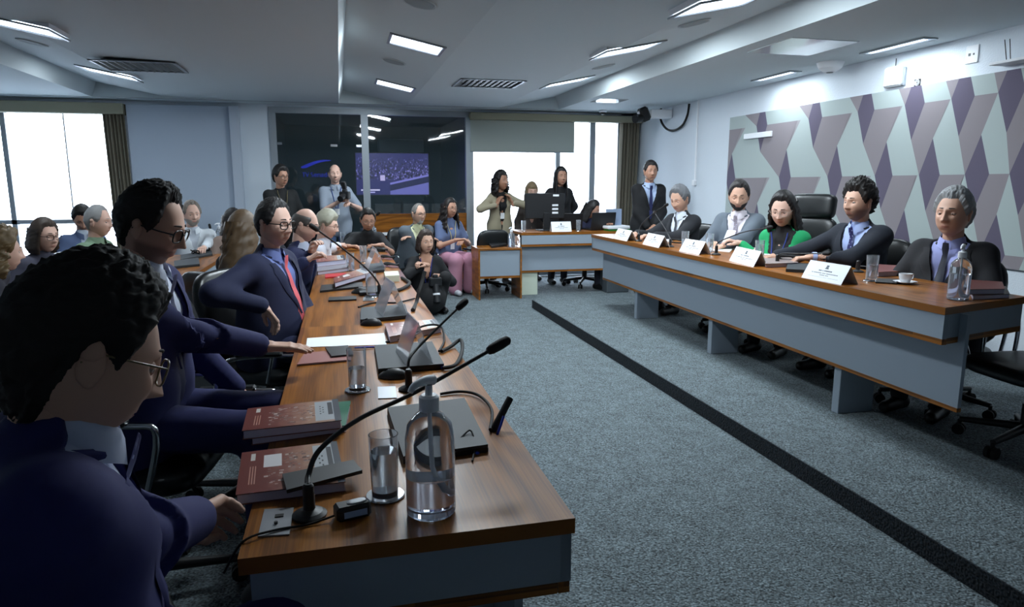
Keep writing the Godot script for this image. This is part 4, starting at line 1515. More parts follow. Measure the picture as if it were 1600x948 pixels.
# ---------------------------------------------------------------- furniture
func pillow(g: G, ctr: Vector3, r: Vector3, e: float, b := Basis(), rows := 14, seg := 28) -> void:
	var P := PackedVector3Array()
	for k in rows + 1:
		var a := -PI / 2 + PI * k / rows
		for q in seg:
			var an := TAU * q / seg
			var cx := signf(cos(an)) * pow(absf(cos(an)), e)
			var cz := signf(sin(an)) * pow(absf(sin(an)), e)
			var ca := pow(maxf(cos(a), 0.0), 0.45)
			P.append(ctr + b * Vector3(cx * ca * r.x, signf(sin(a)) * pow(absf(sin(a)), 0.7) * r.y, cz * ca * r.z))
	g.grid(P, rows + 1, seg, true)
var chair0: Node3D
var chair_tall: Node3D
func make_chair(tall: bool) -> Node3D:
	var t := thing("office_chair", "black leather office chair", "chair", Vector3.ZERO, 0.0, "black leather chairs")
	var g := G.new()
	pillow(g, Vector3(0, 0.425, 0.02), Vector3(0.245, 0.055, 0.245), 0.45)
	part("seat", g, M.leather, t)
	g = G.new()
	var bb := Basis(Vector3.RIGHT, PI / 2 - 0.16)
	pillow(g, Vector3(0, 0.72, -0.25), Vector3(0.235, 0.05, 0.27), 0.5, bb)
	if tall: pillow(g, Vector3(0, 0.98, -0.30), Vector3(0.225, 0.05, 0.2), 0.5, bb)
	var back := part("backrest", g, M.leather, t)
	g = G.new()
	for x in [-0.09, 0.09]:
		for q in [[0.66, -0.196], [0.80, -0.222]]:
			g.ball(Vector3(x, q[0], q[1]), Vector3(0.012, 0.012, 0.006))
	part("button", g, M.leather, back)
	if tall:
		g = G.new()
		pillow(g, Vector3(0, 1.26, -0.33), Vector3(0.19, 0.055, 0.105), 0.4, bb)
		part("headrest", g, M.leather, t)
	for s in [-1.0, 1.0]:
		g = G.new()
		g.tube(spline([Vector3(s * 0.27, 0.42, -0.14), Vector3(s * 0.285, 0.60, -0.16), Vector3(s * 0.285, 0.645, -0.10), Vector3(s * 0.285, 0.65, 0.12), Vector3(s * 0.285, 0.62, 0.19), Vector3(s * 0.27, 0.42, 0.14)], 5), 0.011, -1.0, 8)
		var arm := part("armrest", g, M.chrome, t)
		g = G.new()
		g.box(Vector3(s * 0.285, 0.662, 0.0), Vector3(0.045, 0.022, 0.22), Basis(), 0.008)
		part("arm_pad", g, M.leather, arm)
	g = G.new()
	g.tube([Vector3(0, 0.10, 0), Vector3(0, 0.38, 0)], 0.026, -1.0, 14)
	g.tube([Vector3(0, 0.10, 0), Vector3(0, 0.24, 0)], 0.036, -1.0, 14)
	part("column", g, M.plastic, t)
	g = G.new()
	g.box(Vector3(0, 0.37, 0), Vector3(0.2, 0.03, 0.24), Basis(), 0.008)
	g.tube([Vector3(0, 0.37, -0.1), Vector3(0, 0.40, -0.24), Vector3(0, 0.6, -0.29)], 0.018)
	part("mechanism", g, M.plastic, t)
	for k in 5:
		var an := TAU * k / 5.0 + 0.3
		var d := Vector3(sin(an), 0, cos(an))
		g = G.new()
		g.tube([Vector3(0, 0.115, 0) + d * 0.03, Vector3(0, 0.085, 0) + d * 0.3], 0.024, 0.015, 8)
		var sp := part("base_spoke", g, M.plastic, t)
		g = G.new()
		for q in [-1.0, 1.0]:
			var ax := d.cross(Vector3.UP)
			g.tube([Vector3(0, 0.031, 0) + d * 0.3 + ax * q * 0.008, Vector3(0, 0.031, 0) + d * 0.3 + ax * q * 0.026], 0.03, -1.0, 14)
		g.tube([Vector3(0, 0.05, 0) + d * 0.3, Vector3(0, 0.085, 0) + d * 0.3], 0.01)
		part("caster", g, M.rubber, sp)
	return t
var chair_used := false
var tall_used := false
func place_chair(at: Vector3, turn: float, dy: float, label: String, tall := false) -> Node3D:
	var src := chair_tall if tall else chair0
	var o: Node3D
	if (tall and not tall_used) or (not tall and not chair_used):
		o = src
		o.position = at
		o.rotation.y = turn
	else:
		o = dup(src, at, turn)
	if tall: tall_used = true
	else: chair_used = true
	o.set_meta("label", label)
	for c in o.get_children():
		var nm := String(c.name)
		if nm.begins_with("seat") or nm.begins_with("back") or nm.begins_with("arm") or nm.begins_with("head") or nm.begins_with("mech"):
			(c as Node3D).position.y = dy
	return o
func seat_for(root: Node3D, pel: Vector3, f: Dictionary) -> void:
	var dy: float = clampf(pel.y - 0.595, -0.1, 0.12)
	var back: float = f.get("cback", 0.0)
	var at: Vector3 = root.position + root.basis * Vector3(0, 0, pel.z + 0.02 - back)
	chair_list.append([at, root.rotation.y + f.get("cturn", 0.0), dy, f.get("tall", false), f.get("chair_label", "")])
var chair_list := []
# long table: front edge from A to B (floor points); people sit on the +x side of the local frame
func long_table(called: String, label: String, A: Vector3, B: Vector3, depth: float, h: float, panel: Array, legs: Array, skew := 0.0, end_b := true, end_a := true) -> Node3D:
	var t := thing(called, label, "table", A)
	var dz := (B - A)
	var L := dz.length()
	var z := dz.normalized()
	var x := Vector3.UP.cross(z)
	t.basis = Basis(x, Vector3.UP, z)
	var g := G.new()
	var xf := Transform3D(Basis(Vector3(1, 0, 0), Vector3(0, 0, 1), Vector3(0, -1, 0)), Vector3(0, h - 0.0175, 0))
	g.prism(PackedVector2Array([Vector2(0, 0), Vector2(depth, 0), Vector2(depth, L + skew), Vector2(0, L)]), 0.035, xf)
	part("table_top", g, M.wood, t)
	g = G.new()
	g.bx(0.006, h - 0.15, 0.006, 0.03, h - 0.035, L - 0.006)
	part("front_fascia", g, M.lam, t)
	if end_a:
		g = G.new()
		g.bx(0.006, h - 0.15, 0.006, depth - 0.02, h - 0.035, 0.03)
		part("end_fascia", g, M.lam, t)
		g = G.new()
		g.bx(0.036, h - 0.178, 0.008, depth - 0.025, h - 0.15, 0.034)
		part("lower_trim", g, M.wood_side, t)
	if end_b:
		g = G.new()
		var a2 := atan2(skew, depth)
		var b2 := Basis(Vector3.UP, -a2)
		g.box(Vector3(depth * 0.5, h - 0.0925, L + skew * 0.5 - 0.02), Vector3(depth - 0.012, 0.115, 0.024), b2)
		part("end_fascia", g, M.lam, t)
		g = G.new()
		g.box(Vector3(depth * 0.5, h - 0.164, L + skew * 0.5 - 0.022), Vector3(depth - 0.02, 0.028, 0.03), b2)
		part("lower_trim", g, M.wood_side, t)
	g = G.new()
	g.bx(0.008, h - 0.178, 0.008, 0.034, h - 0.15, L - 0.008)
	part("lower_trim", g, M.wood_side, t)
	# recessed modesty panel with a wooden bottom edge
	g = G.new()
	g.bx(panel[0], panel[1], panel[2], panel[0] + 0.02, h - 0.04, L - panel[3])
	part("modesty_panel", g, M.lam, t)
	g = G.new()
	g.bx(panel[0] - 0.002, panel[1] - 0.02, panel[2], panel[0] + 0.022, panel[1], L - panel[3])
	part("panel_edge", g, M.wood_side, t)
	for q in legs:
		g = G.new()
		g.bx(panel[0] + 0.022, 0.0, q - 0.03, panel[0] + 0.022 + 0.24, panel[1] - 0.001 + 0.3, q + 0.03, 0.003)
		part("leg", g, M.lam, t)
	return t
func furniture() -> void:
	chair0 = make_chair(false)
	chair_tall = make_chair(true)
	# near table (front faces the middle of the room)
	long_table("conference_table", "long walnut topped table with a row of microphones and laptops", Vector3(0.465, 0, -1.30), Vector3(0.475, 0, -7.95), 0.685, 0.74, [0.09, 0.32, 0.1, 0.1], [0.35, 2.0, 3.6, 5.2, 6.3])
	# second row table behind it
	long_table("second_row_table", "walnut topped table of the second row under the left window", Vector3(-1.16, 0, -4.2), Vector3(-1.16, 0, -7.6), 0.68, 0.74, [0.09, 0.3, 0.05, 0.05], [0.4, 1.7, 3.0])
	# head table on the platform; A is the far end so that people sit at +x
	var hb := Vector3(2.665, PLAT, -2.50)
	var ha := Vector3(2.745, PLAT, -7.30)
	long_table("head_table", "long head table with walnut top and grey front panels on the platform", ha, hb, 0.66, 0.795, [0.13, 0.305, 0.05, 0.0], [0.95, 2.45, 3.95], -0.17)
	# clerk's desk by the right window
	var t := thing("clerk_desk", "grey fronted clerk's desk with walnut edges before the right window", "desk", Vector3(2.26, 0, -8.56))
	var g := G.new()
	g.bx(0, 0.80, -0.66, 1.35, 0.835, 0.0, 0.003)
	part("table_top", g, M.wood, t)
	g = G.new()
	g.bx(0.006, 0.68, -0.03, 1.35, 0.80, -0.005)
	part("front_fascia", g, M.lam, t)
	g = G.new()
	g.bx(0.0, 0.652, -0.035, 1.35, 0.68, 0.0)
	part("lower_trim", g, M.wood_side, t)
	g = G.new()
	g.bx(0.0, 0.33, -0.10, 1.35, 0.655, -0.08)
	part("modesty_panel", g, M.lam, t)
	g = G.new()
	g.bx(0.0, 0.305, -0.102, 1.35, 0.33, -0.078)
	part("panel_edge", g, M.wood_side, t)
	for x in [0.03]:
		g = G.new()
		g.bx(x, 0.0, -0.14, x + 0.22, 0.33, -0.105, 0.003)
		part("leg", g, mat(srgb(196, 206, 190), 0.6), t)
	# small side table next to it
	t = thing("side_table", "small open walnut side table with a grey front next to the clerk's desk", "table", Vector3(1.66, 0, -8.40))
	g = G.new()
	g.bx(0, 0.63, -0.5, 0.565, 0.652, 0.0, 0.002)
	part("table_top", g, M.wood_side, t)
	for x in [0.0, 0.545]:
		g = G.new()
		g.bx(x, 0, -0.48, x + 0.02, 0.63, 0.0)
		part("side_panel", g, M.wood_side, t)
	g = G.new()
	g.bx(0.02, 0.30, -0.04, 0.545, 0.628, -0.02)
	part("front_panel", g, M.lam, t)
	g = G.new()
	g.bx(0.02, 0.272, -0.045, 0.545, 0.30, -0.016)
	part("panel_edge", g, M.wood_side, t)
func wlook(d: Dictionary, more: Dictionary) -> Dictionary:
	var o := d.duplicate()
	o.merge(more, true)
	return o
func cast_people() -> void:
	hair_noise.seed = 7
	hair_noise.frequency = 1.0
	hair_noise.noise_type = FastNoiseLite.TYPE_SIMPLEX_SMOOTH
	var tan_ := lin(202, 158, 136)
	var fair := lin(214, 174, 156)
	var warm := lin(182, 136, 112)
	var brown := lin(160, 116, 92)
	var navy := srgb(26, 33, 72)
	var black := srgb(17, 18, 22)
	var hair_d := srgb(20, 16, 15)
	var lt := 0.745
	# ---- near table, from the near end
	person("man in a bright navy suit and floral tie at the near table end", Vector3(-0.375, 1.20, -1.10),
		{"face": 112.0, "hyaw": 6.0, "hpitch": 24.0, "hroll": -6.0, "lean": 0.22, "neck": 0.10, "nape": -0.105, "skin": tan_, "hair": hair_d, "thick": 0.030, "curl": 0.009, "freq": 60.0, "hair_rough": 0.75, "front": 0.066, "lon": 110, "lat": 96, "cell": 0.010, "bcell": 0.015, "hcell": 0.004, "suit": true, "fat": 0.5, "top": srgb(30, 34, 92), "inner": srgb(196, 204, 226), "tie": srgb(44, 40, 92), "tie_dots": true, "glasses": srgb(120, 104, 70), "rim": 0.0017, "lid": 0.0,
		"rww": on_y(352, 806, 0.70), "rpalm": Vector3(0.6, -0.3, 0.4), "rcurl": 0.75, "lw": Vector3(0.13, 0.62, 0.24), "lcurl": 0.6, "cback": 0.05,
		"chair_label": "black leather chair of the man at the near end of the table"})
	person("bearded man with black glasses in a navy suit reaching an arm over the table", Vector3(-0.60, 1.315, -2.45),
		{"face": 82.0, "hyaw": -2.0, "hpitch": 20.0, "lean": 0.10, "neck": 0.135, "skin": tan_, "hair": hair_d, "thick": 0.022, "curl": 0.007, "freq": 60.0, "hair_rough": 0.7, "front": 0.090, "temple": 0.075, "quiff": 0.5, "lon": 90, "lat": 80, "stubble": 0.6, "cell": 0.012, "hcell": 0.004, "suit": true, "top": srgb(27, 31, 82), "inner": srgb(206, 212, 228), "tie": srgb(40, 44, 80), "glasses": srgb(12, 12, 14), "rim": 0.0026, "lid": 0.0,
		"rww": on_y(458, 556, 0.80), "rcurl": 0.12, "rdirw": Vector3(1, -0.12, -0.05), "re": Vector3(-0.3, -0.8, -0.2), "lww": Vector3(-0.42, 0.66, -2.75), "cback": 0.05, "spread": 0.3,
		"chair_label": "black leather chair under the bearded man reaching over the table"})
	person("man with pink tie, navy suit and dark framed glasses, one hand on his armrest", Vector3(-0.36, 1.235, -4.0),
		{"face": 66.0, "hyaw": -12.0, "hpitch": 5.0, "lean": 0.05, "skin": fair, "hair": srgb(36, 34, 35), "front": 0.084, "thick": 0.016, "curl": 0.006, "lon": 72, "lat": 64, "stubble": 0.4, "beardcol": lin(150, 134, 126), "suit": true, "fat": 0.9, "jowl": 0.06, "top": srgb(24, 30, 62), "inner": srgb(108, 122, 178), "tie": srgb(214, 96, 104), "glasses": srgb(14, 14, 16), "rim": 0.0028, "cell": 0.012,
		"rww": on_z(412, 478, -3.72), "re": Vector3(-1.0, 0.05, -0.6), "rcurl": 0.5, "rdir": Vector3(0.4, -0.8, 0.3), "lw": Vector3(0.13, 0.58, 0.26), "cback": 0.04,
		"chair_label": "black leather chair of the man with the pink tie"})
	person("balding man with glasses in a navy suit looking at his phone", Vector3(-0.27, 1.14, -5.5),
		{"face": 78.0, "hpitch": 16.0, "lean": 0.2, "skin": fair, "hair": srgb(70, 66, 64), "bald": true, "thick": 0.008, "stubble": 0.4, "suit": true, "top": navy, "inner": srgb(196, 206, 226), "glasses": srgb(20, 20, 22), "tie": srgb(60, 70, 120),
		"rww": on_z(478, 408, -5.15), "lww": on_z(486, 396, -5.35), "rcurl": 0.8, "lcurl": 0.8, "chair_label": "black leather chair of the balding man with the phone"})
	person("woman with short streaked grey hair and a white printed shirt leaning on the table", Vector3(-0.13, 1.065, -6.75),
		{"face": 72.0, "hpitch": 12.0, "fem": true, "skin": fair, "hair": srgb(150, 148, 132), "thick": 0.030, "nape": -0.06, "temple": 0.03, "front": 0.055, "part": 1.0, "top": srgb(198, 200, 210), "collar": true, "collar_col": srgb(198, 200, 210), "glasses": srgb(110, 90, 80), "rim": 0.0016, "fat": 0.6, "legs": srgb(40, 42, 50),
		"rww": on_y(545, 384, 0.785), "lww": on_y(552, 379, 0.785), "chair_label": "black leather chair of the woman in the white printed shirt"})
	person("person in a black T-shirt with glasses at the far table end", Vector3(0.30, 1.055, -8.0),
		{"face": 6.0, "hpitch": 20.0, "fem": true, "skin": warm, "hair": hair_d, "thick": 0.012, "top": black, "sleeve": 0.45, "glasses": srgb(90, 84, 80), "rim": 0.0016, "legs": srgb(30, 32, 40),
		"rww": Vector3(0.05, 0.79, -7.62), "lww": Vector3(0.42, 0.79, -7.68), "rdirw": Vector3(1, 0, 0.2), "ldirw": Vector3(-1, 0, 0.2), "chair_label": "black leather chair at the far end of the long table"})
	person("woman with long light brown hair seen from behind at the long table", Vector3(-0.66, 1.13, -5.05),
		{"face": 135.0, "hyaw": 10.0, "fem": true, "skin": fair, "hair": srgb(96, 76, 54), "thick": 0.020, "long": 0.36, "flare": 0.05, "wave": 0.012, "wavef": 8.0, "top": srgb(40, 42, 50), "chair_label": "black leather chair of the woman with long light brown hair"})
	# ---- second row
	person("grey haired bearded man in a white shirt at the end of the second row table", Vector3(-1.56, 1.13, -8.05),
		{"face": 16.0, "hyaw": 10.0, "skin": fair, "hair": srgb(120, 112, 104), "front": 0.098, "temple": 0.08, "thick": 0.024, "curl": 0.008, "stubble": 0.5, "beardcol": lin(150, 142, 134), "beard": 0.004, "beard_albedo": srgb(150, 142, 134), "fat": 0.8, "top": srgb(214, 220, 226), "collar": true, "collar_col": srgb(214, 220, 226), "inner": srgb(190, 196, 206), "vneck": 0.30, "legs": srgb(50, 54, 62),
		"rww": Vector3(-1.72, 0.79, -7.5), "lww": Vector3(-1.38, 0.79, -7.5), "chair_label": "black leather chair of the man in the white shirt"})
	person("woman with dark shoulder length hair beside the second row table", Vector3(-1.13, 1.05, -7.95),
		{"face": 55.0, "fem": true, "skin": warm, "hair": srgb(28, 22, 22), "thick": 0.022, "long": 0.22, "top": srgb(150, 130, 120), "sleeve": 0.4, "glasses": srgb(20, 20, 20), "legs": srgb(40, 40, 50), "chair_label": "black leather chair of the woman with dark shoulder length hair"})
	person("young man in a blue shirt looking down below the left window", Vector3(-2.55, 1.11, -7.85),
		{"face": 40.0, "hyaw": -22.0, "hpitch": 34.0, "skin": warm, "hair": hair_d, "thick": 0.026, "stubble": 0.3, "top": srgb(88, 104, 140), "collar": true, "collar_col": srgb(88, 104, 140), "inner": srgb(190, 200, 215), "vneck": 0.34, "legs": srgb(40, 44, 60), "chair_label": "black leather chair of the young man in the blue shirt"})
	person("woman with brown bobbed hair and round glasses below the left window", Vector3(-2.28, 1.045, -6.15),
		{"face": 70.0, "hyaw": -10.0, "fem": true, "skin": fair, "hair": srgb(62, 50, 42), "thick": 0.022, "long": 0.13, "open": 55.0, "glasses": srgb(40, 34, 30), "top": srgb(70, 70, 86), "chair_label": "black leather chair of the woman with the brown bob"})
	person("grey haired man in a sage green shirt beside the brown haired woman", Vector3(-1.98, 1.14, -6.45),
		{"face": 80.0, "skin": fair, "hair": srgb(140, 140, 140), "thick": 0.014, "front": 0.09, "fat": 0.6, "top": srgb(112, 136, 112), "collar": true, "collar_col": srgb(112, 136, 112), "sleeve": 0.4, "legs": srgb(50, 54, 60), "chair_label": "black leather chair of the man in the green shirt"})
	person("person with curly light brown hair seen from behind in the second row", Vector3(-2.12, 1.02, -5.05),
		{"face": 120.0, "fem": true, "skin": fair, "hair": srgb(112, 92, 62), "thick": 0.040, "curl": 0.018, "freq": 48.0, "long": 0.16, "wave": 0.02, "open": 70.0, "top": srgb(50, 50, 60), "chair_label": "black leather chair of the person with curly light brown hair"})
	person("man in a dark blue shirt below the left edge of the left window", Vector3(-3.35, 1.11, -7.05),
		{"face": 60.0, "skin": warm, "hair": srgb(40, 34, 30), "thick": 0.018, "top": srgb(34, 42, 80), "legs": srgb(30, 32, 44), "chair_label": "black leather chair of the man in the dark blue shirt"})
	# ---- standing press
	person("standing man with glasses in a black jacket before the glass partition", Vector3(-0.73, 1.545, -9.45),
		{"pose": "stand", "face": 22.0, "hyaw": 18.0, "skin": warm, "hair": hair_d, "thick": 0.034, "glasses": srgb(18, 18, 18), "rim": 0.0024, "top": srgb(22, 25, 27), "inner": srgb(14, 14, 16), "vneck": 0.26, "legs": srgb(24, 26, 32), "fat": 0.4, "rw": Vector3(0.0, 1.02, 0.22), "lw": Vector3(0.16, 0.95, 0.20), "badge": srgb(96, 88, 60)})
	var ph := person("bald photographer standing in a light blue short sleeved shirt", Vector3(-0.05, 1.585, -9.75),
		{"pose": "stand", "face": 8.0, "hyaw": -4.0, "hpitch": 0.0, "skin": fair, "hair": srgb(80, 70, 64), "bald": true, "thick": 0.003, "stubble": 0.25, "top": srgb(140, 150, 164), "collar": true, "collar_col": srgb(148, 158, 172), "sleeve": 0.42, "bcell": 0.012, "legs": srgb(70, 92, 130), "badge": srgb(40, 70, 140), "rw": Vector3(0.0, 1.22, 0.30), "lw": Vector3(0.17, 1.18, 0.28), "rcurl": 0.9, "lcurl": 0.7})
	camera_prop(on_z(539, 305, -9.44), -0.5, "black camera with flash held by the bald photographer", true)
	# ---- back row by the partition
	person("man with a grey goatee in a slate suit and pale yellow shirt", Vector3(0.97, 1.075, -8.85),
		{"face": 20.0, "hyaw": 8.0, "lean": 0.0, "skin": tan_, "hair": srgb(110, 106, 102), "front": 0.1, "temple": 0.085, "thick": 0.009, "goatee": true, "beard": 0.006, "beard_albedo": srgb(184, 180, 174), "stubble": 0.6, "beardcol": lin(180, 176, 170), "glasses": srgb(60, 56, 54), "rim": 0.0018, "suit": true, "fat": 0.8, "top": srgb(86, 94, 102), "inner": srgb(206, 206, 168), "legs": srgb(50, 58, 70), "rw": Vector3(0.12, 0.74, 0.22), "lw": Vector3(-0.08, 0.78, 0.22), "rdir": Vector3(1, 0.1, 0.1), "ldir": Vector3(-1, 0.1, 0.1), "chair_label": "black leather chair of the man with the grey goatee"})
	person("woman in a blue blouse and pink trousers with long wavy hair and glasses", Vector3(1.44, 1.13, -9.25),
		{"face": 18.0, "hyaw": 10.0, "fem": true, "lean": 0.05, "skin": warm, "hair": srgb(34, 28, 26), "thick": 0.018, "long": 0.32, "wave": 0.022, "wavef": 14.0, "flare": 0.05, "fwd": 0.08, "glasses": srgb(110, 90, 84), "rim": 0.0014, "top": srgb(90, 104, 138), "sleeve": 0.32, "bcell": 0.012, "legs": srgb(178, 128, 148), "leg_r": 0.045, "shoes": srgb(190, 192, 200), "badge": srgb(190, 180, 140), "rw": Vector3(-0.02, 0.72, 0.28), "lw": Vector3(0.1, 0.70, 0.28), "rdir": Vector3(0.7, 0.1, 0.5), "ldir": Vector3(-0.7, 0, 0.5), "chair_label": "black office chair of the woman in pink trousers"})
	person("woman in black crouching with a long lens camera beside the table", Vector3(0.93, 0.80, -7.80),
		{"pose": "crouch", "face": 2.0, "hyaw": 14.0, "hpitch": 2.0, "lean": 0.15, "fem": true, "skin": tan_, "hair": srgb(56, 42, 36), "thick": 0.022, "long": 0.12, "open": 58.0, "top": black, "top_name": "cardigan", "inner": lin(188, 142, 118).linear_to_srgb(), "vneck": 0.27, "badge": srgb(30, 44, 130), "skirt": true, "legs": srgb(15, 15, 18),
		"rw": Vector3(-0.02, 0.56, 0.26), "rdir": Vector3(-0.6, 0.2, 0.3), "re": Vector3(-0.9, -0.4, 0.0), "rcurl": 0.9, "lw": Vector3(0.14, 0.42, 0.28), "lcurl": 0.9})
	camera_prop(on_z(680, 440, -7.45), 0.1, "black long lens camera hanging from the crouching woman", false)
	# ---- by the right window
	person("woman with curly dark hair in a beige blazer standing by the window", Vector3(2.24, 1.49, -9.62),
		{"pose": "stand", "face": 8.0, "hyaw": 26.0, "hpitch": -4.0, "fem": true, "skin": brown, "hair": srgb(20, 16, 16), "thick": 0.034, "curl": 0.014, "freq": 50.0, "long": 0.20, "wave": 0.03, "wavef": 20.0, "flare": 0.05, "top": srgb(146, 138, 116), "top_name": "blazer", "inner": srgb(14, 14, 16), "vneck": 0.0, "vwide": 0.16, "hem": -0.22, "legs": srgb(16, 16, 18), "badge": srgb(30, 30, 34), "rw": Vector3(-0.11, 1.16, 0.17), "rdir": Vector3(0.35, 0.7, -0.1), "re": Vector3(-1, -0.3, -0.2), "lw": Vector3(0.14, 1.18, 0.16), "ldir": Vector3(-0.3, 0.7, -0.1), "le": Vector3(1, -0.2, -0.2)})
	person("woman with blonde hair and a fringe behind the clerk's monitor", Vector3(2.78, 1.345, -9.95),
		{"pose": "stand", "face": 0.0, "hpitch": 10.0, "fem": true, "skin": fair, "hair": srgb(132, 112, 84), "thick": 0.022, "front": 0.045, "long": 0.24, "open": 52.0, "top": srgb(70, 64, 62), "legs": srgb(30, 30, 36)})
	person("woman with very long black hair in a black suit standing by the window", Vector3(3.09, 1.555, -9.5),
		{"pose": "stand", "face": 4.0, "hpitch": 0.0, "fem": true, "skin": warm, "hair": srgb(14, 12, 13), "thick": 0.022, "long": 0.36, "flare": 0.03, "open": 50.0, "suit": true, "collar": false, "top": srgb(17, 18, 22), "inner": srgb(16, 16, 19), "legs": srgb(26, 30, 44), "badge": srgb(26, 28, 40), "rw": Vector3(-0.16, 0.92, -0.14), "lw": Vector3(0.16, 0.92, -0.14), "cuffs": false})
	person("dark haired woman typing at a laptop at the clerk's desk", Vector3(3.45, 1.10, -9.15),
		{"face": 24.0, "hyaw": 22.0, "hpitch": 22.0, "fem": true, "skin": warm, "hair": srgb(18, 15, 16), "thick": 0.018, "long": 0.24, "flare": 0.03, "glasses": srgb(70, 64, 60), "rim": 0.0014, "top": srgb(30, 34, 60), "legs": srgb(24, 26, 40), "rww": Vector3(3.42, 0.87, -8.85), "lww": Vector3(3.6, 0.87, -8.85), "chair_label": "black office chair of the woman typing at the clerk's desk"})
	person("standing attendant in a black suit and navy tie beside the corner curtain", Vector3(3.94, 1.61, -8.35),
		{"pose": "stand", "face": -6.0, "hpitch": 0.0, "floor": 0.0, "skin": warm, "hair": hair_d, "thick": 0.022, "curl": 0.006, "suit": true, "top": srgb(19, 20, 24), "inner": srgb(176, 194, 226), "tie": srgb(28, 36, 84), "rw": Vector3(-0.05, 0.90, 0.20), "lw": Vector3(0.05, 0.93, 0.20), "rdir": Vector3(0.8, -0.4, 0.2), "ldir": Vector3(-0.8, -0.4, 0.2)})
	# ---- head table
	var ht := PLAT + 0.80
	person("grey haired man in a black suit reading papers at the head table", Vector3(3.46, 1.295, -6.60),
		{"face": -74.0, "hyaw": 10.0, "hpitch": 20.0, "floor": PLAT, "knee": 0.34, "tuck": 0.10, "hscale": 1.1, "lean": 0.12, "skin": tan_, "hair": srgb(104, 106, 110), "thick": 0.024, "curl": 0.006, "front": 0.08, "suit": true, "top": srgb(30, 32, 38), "inner": srgb(214, 220, 230), "tie": srgb(64, 68, 78), "lid": 0.0,
		"rww": Vector3(3.05, ht + 0.035, -6.75), "lww": Vector3(3.08, ht + 0.035, -6.38), "rcurl": 0.35, "lcurl": 0.5, "rdirw": Vector3(-0.8, -0.1, 0.3), "chair_label": "black leather chair of the grey haired man reading papers"})
	person("man with a trimmed dark beard in a slate blue suit and patterned tie", Vector3(3.53, 1.345, -5.61),
		{"face": -52.0, "hyaw": 18.0, "hpitch": 16.0, "floor": PLAT, "knee": 0.34, "tuck": 0.10, "hscale": 1.1, "skin": tan_, "hair": srgb(36, 32, 32), "thick": 0.018, "front": 0.082, "beard": 0.0035, "stubble": 0.75, "suit": true, "top": srgb(96, 105, 116), "inner": srgb(214, 206, 214), "tie": srgb(150, 140, 152), "tie_dots": true, "lid": 0.0,
		"rww": Vector3(3.2, ht + 0.03, -5.5), "lww": Vector3(3.22, ht + 0.03, -5.3), "chair_label": "black leather chair of the man in the slate blue suit"})
	person("woman in a green blazer with glasses reading at the head table", Vector3(3.40, 1.252, -4.77),
		{"face": -62.0, "hyaw": 10.0, "hpitch": 18.0, "floor": PLAT, "knee": 0.34, "tuck": 0.10, "hscale": 1.1, "lean": 0.16, "fem": true, "skin": fair, "hair": srgb(20, 17, 18), "thick": 0.022, "front": 0.08, "long": 0.22, "flare": 0.04, "wave": 0.01, "glasses": srgb(190, 180, 170), "rim": 0.0014, "top": srgb(22, 150, 92), "top_name": "blazer", "inner": srgb(16, 16, 20), "vneck": 0.08, "vwide": 0.24, "fat": 0.5, "legs": srgb(20, 20, 24), "lip": lin(170, 50, 56),
		"rww": on_y(1158, 380, ht + 0.05), "lww": on_y(1208, 388, ht + 0.03), "rcurl": 0.6, "lcurl": 0.4, "rdirw": Vector3(-0.7, 0.2, -0.3), "ldirw": Vector3(-0.7, 0, -0.6), "tall": true, "cback": 0.10, "badge": srgb(40, 60, 140), "chair_label": "tall black executive chair with headrest behind the woman in green"})
	person("young man with dark curly hair in a dark suit and navy dotted tie", Vector3(3.56, 1.325, -4.14),
		{"face": -78.0, "hyaw": -6.0, "hpitch": 3.0, "floor": PLAT, "knee": 0.34, "tuck": 0.10, "hscale": 1.1, "skin": tan_, "hair": srgb(24, 20, 18), "thick": 0.036, "curl": 0.016, "freq": 46.0, "front": 0.068, "lon": 72, "lat": 64, "stubble": 0.55, "suit": true, "top": srgb(28, 33, 44), "inner": srgb(166, 182, 226), "tie": srgb(30, 34, 88), "tie_dots": true, "cell": 0.012,
		"lww": on_y(1268, 402, ht + 0.05), "lcurl": 0.85, "ldirw": Vector3(-0.9, -0.1, -0.3), "rww": Vector3(3.1, ht + 0.03, -4.4), "chair_label": "black leather chair of the young man with the dotted tie"})
	person("grey haired man in a black suit and lavender shirt", Vector3(3.49, 1.278, -3.29),
		{"face": -66.0, "hyaw": -4.0, "hpitch": 0.0, "floor": PLAT, "knee": 0.34, "tuck": 0.10, "hscale": 1.1, "lean": -0.02, "skin": tan_, "hair": srgb(140, 142, 144), "thick": 0.026, "curl": 0.006, "front": 0.078, "lon": 80, "lat": 70, "jowl": 0.05, "suit": true, "fat": 0.5, "top": srgb(26, 26, 31), "inner": srgb(158, 164, 216), "tie": srgb(24, 28, 48), "lid": 0.0012, "cell": 0.012, "brow": srgb(90, 88, 86),
		"rw": Vector3(-0.16, 0.70, 0.33), "lw": Vector3(0.16, 0.70, 0.33), "chair_label": "black leather chair of the grey haired man in the lavender shirt"})
	for c in chair_list:
		place_chair(c[0], c[1], c[2], c[4], c[3])
	# empty chairs
	place_chair(Vector3(-0.44, 0, -3.12), deg_to_rad(84), -0.02, "empty black leather chair between the bearded man and the man with the pink tie")
	place_chair(Vector3(3.40, PLAT, -2.62), deg_to_rad(-95), 0.0, "empty black leather chair at the corner of the head table")
	place_chair(Vector3(1.93, 0, -9.2), deg_to_rad(188), -0.13, "empty black office chair behind the small side table")
